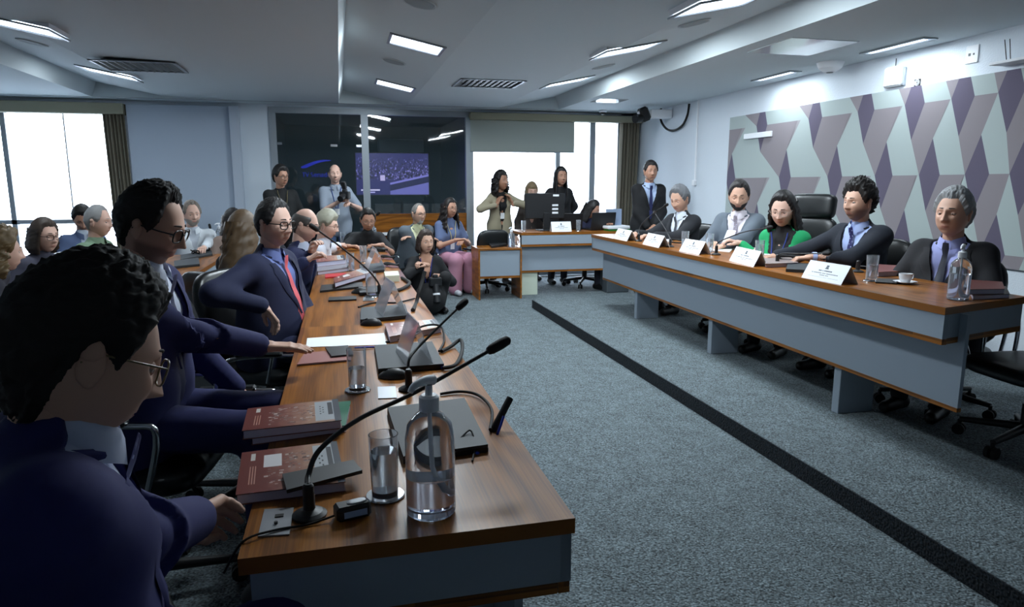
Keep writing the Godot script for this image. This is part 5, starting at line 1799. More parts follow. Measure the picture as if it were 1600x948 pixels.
func camera_prop(at: Vector3, turn: float, label: String, flash: bool) -> void:
	var t := thing("photo_camera", label, "camera", at, turn)
	var g := G.new()
	g.box(Vector3.ZERO, Vector3(0.14, 0.10, 0.07), Basis(), 0.012)
	g.box(Vector3(0, 0.06, 0), Vector3(0.06, 0.04, 0.06), Basis(), 0.01)
	part("body", g, M.plastic, t)
	g = G.new()
	var ln := 0.11 if flash else 0.2
	var b := Basis(Vector3.RIGHT, 0.35) if flash else Basis(Vector3.RIGHT, 1.3)
	var d := b * Vector3(0, 0, 1)
	g.tube([d * 0.03, d * (0.03 + ln)], 0.038, 0.042, 18)
	part("lens", g, M.plastic, t)
	if not flash:
		g = G.new()
		g.tube([d * 0.13, d * 0.15], 0.043, 0.043, 18)
		part("lens_ring", g, M.white, t)
	if flash:
		g = G.new()
		g.box(Vector3(-0.01, 0.13, 0.0), Vector3(0.06, 0.10, 0.05), Basis(Vector3.RIGHT, 0.3), 0.008)
		part("flash", g, M.plastic, t)
# ---------------------------------------------------------------- things on the tables
const FLAT := Basis(Vector3(1, 0, 0), Vector3(0, 0, 1), Vector3(0, -1, 0))
func corners(px: Array, y: float) -> Array:
	var o := []
	for q in px: o.append(on_y(q[0], q[1], y))
	return o
func centre(c: Array) -> Vector3:
	var s := Vector3.ZERO
	for q in c: s += q
	return s / c.size()
func poly_of(c: Array, o: Vector3, k := 1.0) -> PackedVector2Array:
	var p := PackedVector2Array()
	for q in c: p.append(Vector2(q.x - o.x, q.z - o.z) * k)
	return p
# flat block from four photo corners (far left, far right, near right, near left) of its top face
func slab(called: String, label: String, cat: String, px: Array, y0: float, th: float, m: Material, group := "") -> Node3D:
	var c := corners(px, y0 + th)
	var o := centre(c)
	o.y = y0
	var t := thing(called, label, cat, o, 0.0, group)
	var g := G.new()
	g.prism(poly_of(c, o), th, Transform3D(FLAT, Vector3(0, th * 0.5, 0)))
	part("body", g, m, t)
	return t
var covers := []
func cover_mat(k: int) -> StandardMaterial3D:
	if covers.size() == 0:
		for v in 2:
			var im := Image.create(200, 110, false, Image.FORMAT_RGB8)
			var rng := RandomNumberGenerator.new()
			rng.seed = 20 + v
			var nz := noise_img(200, 110, 0.03, 0.05, 31 + v)
			for y in 110:
				for x in 200:
					var u := x / 200.0
					var n := nz.get_pixel(x, y).r
					var c := srgb(112, 44, 34).lerp(srgb(176, 132, 108), clampf((u - 0.25) * 2.4 + (n - 0.5) * 0.6, 0, 1))
					im.set_pixel(x, y, c)
			im.fill_rect(Rect2i(146, 6, 40, 96), srgb(176, 180, 184))
			im.fill_rect(Rect2i(186, 0, 14, 110), srgb(52, 58, 70))
			im.fill_rect(Rect2i(174, 14, 10, 62), srgb(38, 40, 46))
			im.fill_rect(Rect2i(20, 8, 9, 20), srgb(214, 208, 200))
			for q in 3: im.fill_rect(Rect2i(20 + q * 5, 44, 2, 46), srgb(200, 150, 130))
			for q in 7: im.fill_rect(Rect2i(156 + (q % 2) * 6, 30 + q * 6, 3, 4), srgb(30, 32, 36))
			for q in 130:
				var x := 48 + rng.randi() % 92
				var y := 16 + rng.randi() % 80
				im.fill_rect(Rect2i(x, y, 2 + rng.randi() % 8, 1 + rng.randi() % 4), srgb(226, 214, 204).lerp(srgb(84, 44, 38), rng.randf()))
			if v == 0: im.fill_rect(Rect2i(46, 16, 36, 34), srgb(226, 222, 222))
			var m := mat(Color(1, 1, 1), 0.35)
			m.albedo_texture = tex(im)
			covers.append(m)
	return covers[k % 2]
func book(label: String, px: Array, y0: float, th: float, cover: Material, group := "books on the tables") -> Node3D:
	var c := corners(px, y0 + th)
	var o := centre(c)
	o.y = y0
	var t := thing("book", label, "book", o, 0.0, group)
	var g := G.new()
	g.prism(poly_of(c, o, 0.975), th - 0.004, Transform3D(FLAT, Vector3(0, th * 0.5, 0)))
	part("pages", g, mat(srgb(190, 188, 206), 0.8), t)
	g = G.new()
	g.prism(poly_of(c, o), 0.002, Transform3D(FLAT, Vector3(0, 0.001, 0)))
	part("back_cover", g, mat(srgb(110, 60, 50), 0.5), t)
	g = G.new()
	g.prism(poly_of(c, o), 0.0018, Transform3D(FLAT, Vector3(0, th - 0.0012, 0)))
	var pts := []
	for q in c: pts.append(q - o + Vector3(0, 0.0003, 0))
	g.face(pts, Vector3.UP, [Vector2(0, 0), Vector2(1, 0), Vector2(1, 1), Vector2(0, 1)])
	part("front_cover", g, cover, t)
	return t
func drinking_glass(at: Vector3, label: String, fill: float, coaster := true) -> void:
	var t := thing("drinking_glass", label, "glass", at, 0.0, "water glasses")
	var y0 := 0.006 if coaster else 0.0
	var g := G.new()
	if coaster:
		g.turned([Vector2(0, 0), Vector2(0.043, 0), Vector2(0.045, 0.003), Vector2(0.043, 0.006), Vector2(0, 0.006)], 28)
		part("coaster", g, M.chrome, t)
	g = G.new()
	g.turned([Vector2(0, y0), Vector2(0.030, y0), Vector2(0.034, y0 + 0.145), Vector2(0.0315, y0 + 0.145), Vector2(0.028, y0 + 0.012), Vector2(0, y0 + 0.012)], 28)
	part("tumbler", g, M.cup, t)
	if fill > 0.0:
		g = G.new()
		g.turned([Vector2(0, y0 + 0.0125), Vector2(0.0275, y0 + 0.0125), Vector2(0.0275 + 0.003 * fill, y0 + 0.0125 + 0.13 * fill), Vector2(0, y0 + 0.0125 + 0.13 * fill)], 28)
		part("water", g, M.water, t)
func gel_bottle(at: Vector3, label: String, sc: float, fill: float) -> void:
	var t := thing("sanitizer_bottle", label, "bottle", at, 0.6, "hand sanitizer bottles")
	t.scale = Vector3.ONE * sc
	var prof := [Vector2(0, 0), Vector2(0.040, 0), Vector2(0.047, 0.006), Vector2(0.047, 0.15), Vector2(0.042, 0.18), Vector2(0.026, 0.198), Vector2(0.016, 0.205), Vector2(0.016, 0.215)]
	var g := G.new()
	g.lathe(prof, 32)
	part("flask", g, M.cup, t)
	g = G.new()
	var h := 0.15 * fill
	g.turned([Vector2(0, 0.003), Vector2(0.039, 0.003), Vector2(0.0445, 0.008), Vector2(0.0445, h), Vector2(0, h)], 32)
	part("gel", g, M.gel, t)
	g = G.new()
	g.tube([Vector3(0, 0.21, 0), Vector3(0.003, 0.1, 0), Vector3(0.014, 0.05, 0), Vector3(0.034, 0.012, 0)], 0.003, -1.0, 8)
	part("dip_tube", g, M.white, t)
	g = G.new()
	g.turned([Vector2(0, 0.206), Vector2(0.019, 0.206), Vector2(0.019, 0.232), Vector2(0.014, 0.236), Vector2(0.007, 0.236), Vector2(0.007, 0.255), Vector2(0, 0.255)], 22)
	part("cap", g, M.white, t)
	g = G.new()
	g.tube(spline([Vector3(0.012, 0.262, 0), Vector3(-0.01, 0.265, 0), Vector3(-0.035, 0.260, 0), Vector3(-0.045, 0.25, 0)], 4), 0.010, 0.005, 10)
	part("pump_head", g, M.white, t)
# gooseneck microphone: points of the neck in world space, first one on the table
func microphone(label: String, neck: Array, foam: float, r: float, plate := true) -> void:
	var o: Vector3 = neck[0]
	var t := thing("gooseneck_microphone", label, "microphone", o, 0.0, "gooseneck microphones")
	var g := G.new()
	g.turned([Vector2(0, 0), Vector2(0.036, 0), Vector2(0.037, 0.006), Vector2(0.028, 0.012), Vector2(0.013, 0.018), Vector2(0.012, 0.07), Vector2(0.008, 0.075), Vector2(0, 0.075)], 24)
	part("base", g, M.plastic, t)
	var pts := []
	for q in neck: pts.append(q - o)
	pts[0] = Vector3(0, 0.07, 0)
	pts = spline(pts, 8)
	g = G.new()
	g.tube(pts, r, r * 0.8, 10)
	part("gooseneck", g, M.plastic, t)
	var e: Vector3 = pts[pts.size() - 1]
	var d: Vector3 = (e - pts[pts.size() - 4]).normalized()
	g = G.new()
	var x := d.cross(Vector3.UP).normalized()
	var b := Basis(x, d, x.cross(d))
	g.lathe([Vector2(0, 0), Vector2(0.010, 0.002), Vector2(0.0135, 0.014), Vector2(0.0145, foam * 0.6), Vector2(0.013, foam - 0.008), Vector2(0.007, foam - 0.001), Vector2(0, foam)], 18, Transform3D(b, e))
	part("foam_windscreen", g, M.rubber, t)
func mouse(at: Vector3, turn: float, label: String) -> void:
	var t := thing("computer_mouse", label, "mouse", at, turn, "computer mice")
	var g := G.new()
	var P := PackedVector3Array()
	for r in 9:
		var a := PI * 0.5 * r / 8.0
		for q in 24:
			var an := TAU * q / 24.0
			P.append(Vector3(cos(an) * 0.031 * cos(a), 0.002 + 0.034 * sin(a) * (1.0 + 0.2 * sin(an) * cos(a)), sin(an) * 0.056 * cos(a)))
	g.grid(P, 9, 24, true)
	part("shell", g, M.plastic, t)
	g = G.new()
	g.tube([Vector3(0, 0.030, -0.030), Vector3(0, 0.034, -0.018)], 0.004)
	part("wheel", g, M.rubber, t)
func cable(called: String, label: String, pts: Array, r: float, m: Material) -> void:
	var o: Vector3 = pts[0]
	var q := []
	for p in pts: q.append(p - o)
	var g := G.new()
	g.tube(spline(q, 7), r, -1.0, 8)
	single(called, g, m, label, "cable", "cables on the tables", Transform3D(Basis(), o))
func laptop_closed(label: String, px: Array, y0: float) -> void:
	var c := corners(px, y0 + 0.022)
	var o := centre(c)
	o.y = y0
	var t := thing("closed_laptop", label, "laptop", o, 0.0, "closed laptops")
	var g := G.new()
	g.prism(poly_of(c, o), 0.012, Transform3D(FLAT, Vector3(0, 0.007, 0)))
	part("base", g, M.plastic, t)
	g = G.new()
	g.prism(poly_of(c, o, 0.995), 0.008, Transform3D(FLAT, Vector3(0, 0.018, 0)))
	part("lid", g, M.laptop, t)
# A-shaped stand: bottoms of the near end a, b and far end vector along its ridge
func tent_stand(label: String, a: Vector3, b: Vector3, along: Vector3, h: float, m: Material, printed: bool, group: String) -> void:
	var o := (a + b) * 0.5 + along * 0.5
	o.y = a.y
	var t := thing("name_card", label, "name card", o, 0.0, group)
	var top := (a + b) * 0.5 + Vector3(0, h, 0)
	var sides := [[a, -1], [b, 1]]
	for k in 2:
		var lo: Vector3 = sides[k][0]
		var nn := (top - lo).cross(along).normalized()
		if nn.dot(lo - (a + b) * 0.5) < 0.0: nn = -nn
		var g := G.new()
		var q := [lo - o, lo + along - o, top + along - o, top - o]
		var inn := -nn * 0.002
		g.face(q, nn, [Vector2(0, 1), Vector2(1, 1), Vector2(1, 0), Vector2(0, 0)])
		var q2 := []
		for z in q: q2.append(z + inn)
		g.face(q2, -nn, [Vector2(0, 0), Vector2(0.02, 0), Vector2(0.02, 0.02), Vector2(0, 0.02)])
		for z in 4:
			var z2 := (z + 1) % 4
			g.face([q[z], q[z2], q2[z2], q2[z]], ((q[z] + q[z2]) * 0.5 - (q[0] + q[2]) * 0.5).normalized())
		part("printed_face" if (printed and k == 0) else "face", g, card_mat() if (printed and k == 0) else m, t)
var cardm: StandardMaterial3D
func card_mat() -> StandardMaterial3D:
	if cardm == null:
		var im := Image.create(200, 80, false, Image.FORMAT_RGB8)
		im.fill(srgb(226, 230, 236))
		# crest
		im.fill_rect(Rect2i(94, 12, 12, 14), srgb(60, 66, 74))
		im.fill_rect(Rect2i(96, 16, 8, 5), srgb(110, 120, 128))
		im.fill_rect(Rect2i(91, 24, 18, 4), srgb(84, 90, 98))
		var rng := RandomNumberGenerator.new()
		rng.seed = 9
		for l in [[34, 66, 134, 5, 60], [46, 36, 164, 3, 70], [54, 80, 124, 3, 90], [64, 24, 176, 1, 120]]:
			var x: int = l[1]
			while x < l[2]:
				var w := 2 + rng.randi() % 4
				im.fill_rect(Rect2i(x, l[0], w, l[3]), srgb(l[4], l[4] + 6, l[4] + 14))
				x += w + 1 + (3 if rng.randf() < 0.2 else 0)
		cardm = mat(Color(1, 1, 1), 0.7)
		cardm.albedo_texture = tex(im)
	return cardm
func dz(px: float, py: float, z: float) -> Vector3:
	return on_z(px, py, z)
func props() -> void:
	var T := 0.74
	# near end of the table
	book("red brown paperback under a phone, on the near end of the table", [[378, 707], [526, 689], [540, 752], [368, 773]], T, 0.026, cover_mat(0))
	var ph := slab("mobile_phone", "black phone lying on the red brown paperback", "phone", [[441, 740], [552, 718], [566, 734], [448, 765]], T + 0.026, 0.009, M.plastic)
	book("green edged book at the bottom of the stack of paperbacks", [[403, 640], [548, 626], [540, 664], [392, 684]], T, 0.022, mat(srgb(24, 110, 78), 0.5))
	book("red brown paperback on top of the small stack beside the bearded man", [[387, 638], [528, 623], [534, 656], [378, 673]], T + 0.022, 0.026, cover_mat(1))
	var pl := slab("socket_plate", "steel socket plate set in the table beside the nearest microphone", "socket plate", [[413, 795], [459, 792], [452, 834], [403, 837]], T, 0.003, M.steel)
	var g := G.new()
	g.box(Vector3(0.004, 0.004, -0.022), Vector3(0.018, 0.002, 0.012))
	g.tube([Vector3(0, 0.003, 0.012), Vector3(0, 0.008, 0.012)], 0.004)
	part("socket", g, M.black, pl)
	var b1 := on_y(484, 806, T)
	microphone("black gooseneck microphone with foam tip, the largest, on the near end of the table", [b1, dz(482, 742, -1.50), dz(500, 702, -1.52), dz(560, 655, -1.56), dz(650, 612, -1.62), dz(762, 549, -1.70)], 0.075, 0.0065)
	var bx := thing("adapter_box", "small black adapter box with a printed label beside the nearest microphone", "adapter", on_y(551, 806, T), 0.25)
	g = G.new()
	g.box(Vector3(0, 0.016, 0), Vector3(0.075, 0.032, 0.042), Basis(), 0.006)
	part("case", g, M.plastic, bx)
	g = G.new()
	g.box(Vector3(0.002, 0.015, 0.0213), Vector3(0.05, 0.014, 0.0008))
	part("label_sticker", g, mat(srgb(150, 176, 210), 0.6), bx)
	g = G.new()
	pillow(g, Vector3(0.01, 0.032, 0), Vector3(0.022, 0.003, 0.012), 0.8)
	part("button", g, M.steel, bx)
	cable("cable", "thin black cable running from the adapter box over the table edge", [on_y(523, 812, T) + Vector3(0, 0.01, 0), on_y(480, 822, T) + Vector3(0, 0.004, 0), on_y(430, 832, T) + Vector3(0, 0.006, 0), on_y(380, 848, T) + Vector3(0, 0.003, 0), on_y(372, 856, T) + Vector3(-0.03, -0.05, 0)], 0.0025, M.rubber)
	drinking_glass(on_y(602, 775, T), "full water glass on a metal coaster beside the large sanitizer bottle", 0.72)
	gel_bottle(on_y(674, 800, T), "large clear sanitizer bottle with white pump on the near end of the table", 1.14, 0.52)
	laptop_closed("closed dark laptop beside the large sanitizer bottle", [[605, 636], [726, 621], [763, 694], [630, 713]], T)
	# bundle of plugged leads standing up behind the laptop
	cable("cable_bundle", "thick wrapped cable bundle sticking up beside the nearest laptop", [on_y(748, 706, T) + Vector3(0, 0.01, 0), dz(760, 700, -1.86), dz(772, 670, -1.86), dz(786, 643, -1.88), dz(797, 622, -1.90)], 0.011, M.rubber)
	cable("cable", "blue network cable along the standing cable bundle", [on_y(745, 712, T) + Vector3(0, 0.008, 0), dz(764, 706, -1.84), dz(778, 676, -1.83), dz(787, 650, -1.85)], 0.004, M.blue)
	cable("cable", "black power lead arching behind the nearest laptop", [on_y(688, 618, T) + Vector3(0, 0.006, 0), on_y(720, 615, T) + Vector3(0, 0.008, 0), on_y(748, 622, T) + Vector3(0, 0.01, 0), on_y(768, 645, T) + Vector3(0, 0.012, 0), on_y(766, 676, T) + Vector3(0, 0.01, 0)], 0.005, M.rubber)
	cable("cable", "thin looped lead at the corner of the nearest laptop", [on_y(720, 695, T) + Vector3(0, 0.02, 0), on_y(735, 688, T) + Vector3(0, 0.03, 0), on_y(742, 700, T) + Vector3(0, 0.012, 0), on_y(738, 722, T) + Vector3(0, 0.004, 0)], 0.0025, M.rubber)
	# second place
	slab("socket_plate", "steel socket plate set in the table beside the second glass of water", "socket plate", [[590, 604], [618, 603], [620, 621], [591, 622]], T, 0.003, M.steel)
	var b2 := on_y(639, 609, T)
	microphone("black gooseneck microphone behind the pump of the large sanitizer bottle", [b2, dz(638, 578, -2.42), dz(640, 560, -2.45), dz(656, 540, -2.5), dz(690, 506, -2.55), dz(714, 483, -2.58)], 0.06, 0.0055)
	mouse(on_y(614, 590, T), 1.3, "black computer mouse beside the second microphone")
	laptop_closed("closed dark laptop under an acrylic stand, beside the second microphone", [[585, 539], [675, 533], [694, 568], [591, 576]], T)
	tent_stand("clear acrylic name stand on the laptop beside the second microphone", on_y(634, 571, T + 0.023), on_y(677, 567, T + 0.023), Vector3(-0.02, 0, -0.24), 0.165, M.acrylic, false, "clear acrylic name stands")
	drinking_glass(on_y(559, 610, T), "half full water glass beside the flat hand", 0.5)
	slab("paper_sheet", "white printed sheet lying across the table before the flat hand", "paper", [[480, 528], [600, 520], [604, 538], [478, 542]], T, 0.002, M.paper)
	book("thin booklet under the bearded man's flat hand", [[476, 551], [541, 545], [542, 562], [464, 569]], T, 0.008, mat(srgb(150, 96, 90), 0.5))
	slab("mobile_phone", "black phone beside the flat hand", "phone", [[508, 542], [544, 539], [549, 553], [518, 556]], T + 0.008, 0.008, M.plastic)
	cable("pen", "blue pen on the white printed sheet", [on_y(553, 545, T) + Vector3(0, 0.006, 0), on_y(585, 544, T) + Vector3(0, 0.006, 0)], 0.004, M.blue)
	book("paperback with a printed cover beside the second laptop", [[601, 505], [680, 498], [690, 510], [608, 526]], T, 0.03, cover_mat(1))
	cable("cable_bundle", "thick wrapped cable looping beside the second laptop", [on_y(690, 552, T) + Vector3(0, 0.01, 0), on_y(705, 545, T) + Vector3(0, 0.012, 0), on_y(720, 541, T) + Vector3(0, 0.03, 0), on_y(722, 556, T) + Vector3(0, 0.02, 0), on_y(712, 574, T) + Vector3(0, 0.012, 0), on_y(692, 579, T) + Vector3(0, 0.01, 0)], 0.008, M.rubber)
	cable("cable", "blue network cable end plugged into the second laptop", [on_y(690, 578, T) + Vector3(0, 0.008, 0), on_y(704, 577, T) + Vector3(0, 0.01, 0), on_y(714, 571, T) + Vector3(0, 0.012, 0)], 0.005, M.blue)
	cable("cable", "black lead curling round the paperback", [on_y(603, 536, T) + Vector3(0, 0.005, 0), on_y(620, 533, T) + Vector3(0, 0.006, 0), on_y(660, 526, T) + Vector3(0, 0.05, 0), on_y(688, 522, T) + Vector3(0, 0.04, 0), on_y(694, 535, T) + Vector3(0, 0.012, 0), on_y(686, 552, T) + Vector3(0, 0.01, 0)], 0.005, M.rubber)
	# third place
	mouse(on_y(580, 508, T), 1.3, "black computer mouse before the third laptop")
	laptop_closed("closed dark laptop under an acrylic stand, before the man with the pink tie", [[564, 480], [633, 475], [639, 492], [563, 499]], T)
	tent_stand("clear acrylic name stand on the laptop before the man with the pink tie", on_y(598, 494, T + 0.023), on_y(637, 491, T + 0.023), Vector3(-0.03, 0, -0.26), 0.175, M.acrylic, false, "clear acrylic name stands")
	slab("socket_plate", "steel socket plate set in the table before the man with the pink tie", "socket plate", [[568, 464], [585, 463], [585, 469], [567, 470]], T, 0.003, M.steel)
	var b3 := on_y(593, 463, T)
	microphone("long gooseneck microphone reaching towards the face of the man with the pink tie", [b3, dz(593, 450, b3.z), dz(590, 440, b3.z + 0.02), dz(570, 417, b3.z + 0.10), dz(530, 384, b3.z + 0.25), dz(497, 360, b3.z + 0.38)], 0.075, 0.0065)
	drinking_glass(on_y(585, 463, T) + Vector3(-0.02, 0, 0.02), "empty water glass beside the long microphone", 0.0)
	slab("mobile_phone", "black phone on the table before the man with the pink tie", "phone", [[514, 464], [556, 462], [557, 467], [513, 469]], T, 0.01, M.plastic)
	slab("tablet", "black tablet lying on the table before the balding man", "tablet", [[502, 445], [566, 440], [567, 447], [500, 454]], T, 0.014, M.plastic)
	mouse(on_y(562, 458, T), 1.4, "black computer mouse beside the black tablet")
	laptop_closed("closed dark laptop beside the cream box", [[560, 448], [600, 445], [606, 455], [562, 457]], T)
	book("thick paperback leaning askew beside the tablet", [[521, 434], [566, 418], [583, 424], [523, 442]], T + 0.024, 0.03, cover_mat(0))
	slab("cream_box", "small cream cardboard box among the laptops", "box", [[600, 424], [622, 423], [624, 430], [602, 431]], T, 0.045, M.cream)
	cable("cable_bundle", "wrapped cable standing up from the table edge beside the crouching woman", [on_y(645, 487, T) + Vector3(0, 0.01, 0), dz(650, 474, -4.1), dz(655, 455, -4.15), dz(660, 438, -4.2), dz(664, 424, -4.22)], 0.012, M.rubber)
	cable("cable_bundle", "wrapped cable lying in a curve beside the cream box", [on_y(612, 458, T) + Vector3(0, 0.01, 0), on_y(630, 453, T) + Vector3(0, 0.012, 0), on_y(640, 446, T) + Vector3(0, 0.02, 0), on_y(628, 436, T) + Vector3(0, 0.01, 0)], 0.012, M.rubber)
	cable("cable", "black lead trailing behind the third laptop", [on_y(560, 481, T) + Vector3(0, 0.005, 0), on_y(585, 474, T) + Vector3(0, 0.005, 0), on_y(620, 474, T) + Vector3(0, 0.006, 0), on_y(648, 468, T) + Vector3(0, 0.008, 0)], 0.005, M.rubber)
	slab("red_phone_case", "flat red phone case beside the stacked books", "phone case", [[508, 428], [541, 426], [541, 431], [508, 433]], T, 0.01, M.red)
	book("thick cream edged book at the bottom of the stack before the woman in white", [[494, 408], [542, 404], [545, 418], [496, 424]], T, 0.03, mat(srgb(120, 116, 124), 0.6))
	book("printed book on the top of the stack before the woman in white", [[493, 400], [537, 398], [540, 405], [493, 410]], T + 0.03, 0.04, cover_mat(1))
	drinking_glass(on_y(548, 423, T), "water glass beside the stacked books", 0.4)
	drinking_glass(on_y(568, 409, T), "water glass on a metal coaster beside the tall acrylic stand", 0.7)
	drinking_glass(on_y(536, 381, T), "water glass behind the arms of the woman in white", 0.5, false)
	laptop_closed("closed dark laptop beside the tall acrylic stand", [[561, 413], [598, 410], [601, 421], [565, 424]], T)
	tent_stand("clear acrylic name stand beyond the cream box", on_y(575, 421, T + 0.022), on_y(603, 420, T + 0.022), Vector3(-0.02, 0, -0.25), 0.17, M.acrylic, false, "clear acrylic name stands")
	laptop_closed("closed dark laptop at the far end of the long table", [[575, 384], [601, 384], [602, 390], [574, 391]], T)
	gel_bottle(on_y(583, 379, T), "clear sanitizer bottle at the far end of the long table", 1.0, 0.6)
	for q in [[606, 405, "coiled black leads at the table edge beside the tall acrylic stand"], [612, 417, "tangled black leads at the table edge beside the cream box"], [596, 393, "tangled black leads at the far end of the long table"]]:
		var c := on_y(q[0], q[1], T)
		var pts := []
		for k in 16:
			pts.append(c + Vector3(cos(k * 1.1) * 0.06, 0.012 + 0.02 * absf(sin(k * 0.8)), sin(k * 1.3) * 0.09))
		cable("cable_coil", q[2], pts, 0.006, M.rubber)
	var m4 := on_y(572, 385, T)
	microphone("gooseneck microphone at the far end of the long table", [m4, m4 + Vector3(0.0, 0.14, 0), m4 + Vector3(0.05, 0.27, 0.02), m4 + Vector3(0.13, 0.36, 0.04)], 0.06, 0.006)
	# second row table
	var m5 := on_y(333, 388, T)
	microphone("gooseneck microphone before the man in the white shirt", [m5, m5 + Vector3(0, 0.12, 0), m5 + Vector3(-0.01, 0.22, 0.02)], 0.06, 0.006)
	gel_bottle(on_y(344, 385, T), "clear sanitizer bottle on the second row table", 1.0, 0.6)
	laptop_closed("closed dark laptop on the second row table beside the papers", [[282, 398], [330, 390], [332, 396], [282, 405]], T)
	laptop_closed("closed dark laptop on the second row table towards the near end", [[272, 407], [310, 402], [312, 412], [272, 416]], T)
	slab("paper_stack", "stack of white papers before the man in the white shirt", "papers", [[290, 380], [316, 378], [318, 386], [290, 388]], T, 0.02, M.paper)
	for q in [[306, 400, "coiled leads beside the laptops of the second row"], [322, 395, "tangled leads beside the second row microphone"]]:
		var c := on_y(q[0], q[1], T)
		var pts := []
		for k in 12: pts.append(c + Vector3(cos(k * 1.1) * 0.05, 0.012 + 0.05 * absf(sin(k * 0.7)), sin(k * 1.3) * 0.08))
		cable("cable_coil", q[2], pts, 0.006, M.rubber)
	head_table_props()
	clerk_props()
	wall_props()
func head_table_props() -> void:
	var T := PLAT + 0.795
	var cards := [[958, 372, 979, 377, "white name card at the window end of the head table"], [1004, 381, 1029, 387, "white name card before the grey haired man reading papers"], [1061, 392, 1092, 398, "white name card before the man in the slate blue suit"], [1139, 407, 1177, 417, "white name card before the woman in green"], [1252, 433, 1314, 445, "large white name card before the young man with the dotted tie"]]
	for c in cards:
		var a := on_y(c[0], c[1], T)
		var b := on_y(c[2], c[3], T)
		tent_stand(c[4], a, a + Vector3(0.11, 0, 0.004), b - a, 0.105, M.white, true, "name cards on the head table")
	var mics := [[998, 377, [[998, 362], [1003, 350], [1022, 332], [1038, 322]], "slim microphone beside the name card at the window end of the head table"], [1047, 386, [[1046, 370], [1038, 355], [1030, 343], [1024, 334]], "slim microphone before the grey haired man reading papers"], [1119, 398, [[1119, 385], [1125, 377], [1160, 363], [1198, 356]], "low microphone reaching towards the woman in green"], [1214, 414, [[1214, 402], [1222, 396], [1250, 396], [1286, 396]], "low bent microphone before the young man with the dotted tie"], [1340, 425, [[1338, 418], [1350, 416], [1390, 426], [1440, 441]], "low bent microphone before the man in the lavender shirt"]]
	for q in mics:
		var b := on_y(q[0], q[1], T)
		var pts := [b]
		var k := 0
		for r in q[2]:
			k += 1
			pts.append(on_x(r[0], r[1], b.x + 0.03 * k))
		microphone(q[3], pts, 0.06, 0.005)
	for q in [[1070, 388, "water glass beside the name card of the man in the slate blue suit", 0.5], [1108, 393, "water glass before the man in the slate blue suit", 0.7], [1186, 407, "water glass before the woman in green", 0.8], [1361, 439, "water glass beside the white coffee cup", 0.6]]:
		drinking_glass(on_y(q[0], q[1], T), q[2], q[3])
	gel_bottle(on_y(1496, 468, T), "large clear sanitizer bottle at the end of the head table", 1.0, 0.85)
	# coffee cup with saucer
	var t := thing("coffee_cup", "white coffee cup on a saucer before the man in the lavender shirt", "cup", on_y(1414, 443, T))
	var g := G.new()
	g.lathe([Vector2(0, 0.002), Vector2(0.035, 0.002), Vector2(0.062, 0.012), Vector2(0.063, 0.014), Vector2(0.035, 0.006), Vector2(0, 0.006)], 26)
	part("saucer", g, M.white, t)
	g = G.new()
	g.lathe([Vector2(0, 0.007), Vector2(0.022, 0.007), Vector2(0.032, 0.03), Vector2(0.036, 0.058), Vector2(0.034, 0.058), Vector2(0.030, 0.03), Vector2(0, 0.012)], 24)
	part("bowl", g, M.white, t)
	g = G.new()
	g.tube(spline([Vector3(0.033, 0.048, 0), Vector3(0.052, 0.05, 0), Vector3(0.052, 0.028, 0), Vector3(0.03, 0.022, 0)], 5), 0.0035)
	part("handle", g, M.white, t)
	book("dark covered book at the bottom of the pile beside the end sanitizer bottle", [[1512, 446], [1572, 447], [1578, 459], [1520, 462]], T, 0.022, mat(srgb(70, 46, 44), 0.4))
	book("dark red book on top of the pile beside the end sanitizer bottle", [[1506, 436], [1566, 440], [1570, 451], [1512, 452]], T + 0.022, 0.026, mat(srgb(96, 50, 46), 0.4))
	book("red covered book beside the glass by the coffee cup", [[1364, 412], [1412, 415], [1418, 423], [1372, 425]], T, 0.03, mat(srgb(110, 54, 52), 0.5))
	book("book lying under papers before the woman in green", [[1194, 399], [1236, 402], [1248, 410], [1196, 412]], T, 0.028, mat(srgb(140, 126, 124), 0.5))
	slab("paper_stack", "loose white papers before the man in the slate blue suit", "papers", [[1098, 379], [1150, 384], [1140, 393], [1092, 388]], T, 0.006, M.paper)
	slab("paper_stack", "white papers under the hands of the grey haired man", "papers", [[1010, 366], [1052, 372], [1050, 377], [1006, 371]], T, 0.01, M.paper)
	slab("paper_stack", "white papers under the hands of the woman in green", "papers", [[1162, 385], [1214, 390], [1206, 398], [1156, 393]], T, 0.006, M.paper)
	slab("mobile_phone", "black phone beside the glass by the coffee cup", "phone", [[1372, 434], [1404, 436], [1402, 442], [1368, 440]], T, 0.009, M.plastic)
	slab("closed_laptop", "dark closed laptop before the young man with the dotted tie", "laptop", [[1232, 409], [1275, 412], [1272, 422], [1228, 420]], T, 0.02, M.laptop)
	# paper held up by the woman in green
	g = G.new()
	var P := PackedVector3Array()
	for r in 4:
		for q in 6:
			P.append(Vector3(0.03 * sin(q * 0.8) + r * 0.02, r * 0.05, (q - 2.5) * 0.035))
	g.grid(P, 4, 6)
	single("held_paper", g, M.paper, "curled white paper held by the woman in green", "paper", "", Transform3D(Basis(), on_y(1134, 387, T) + Vector3(0.0, 0.002, 0)))
	for q in [[1232, 412, "tangled black leads before the woman in green"], [1058, 384, "tangled black leads before the grey haired man"]]:
		var c := on_y(q[0], q[1], T)
		var pts := []
		for k in 10: pts.append(c + Vector3(cos(k * 1.1) * 0.05, 0.012 + 0.05 * absf(sin(k * 0.7)), sin(k * 1.3) * 0.07))
		cable("cable_coil", q[2], pts, 0.006, M.rubber)
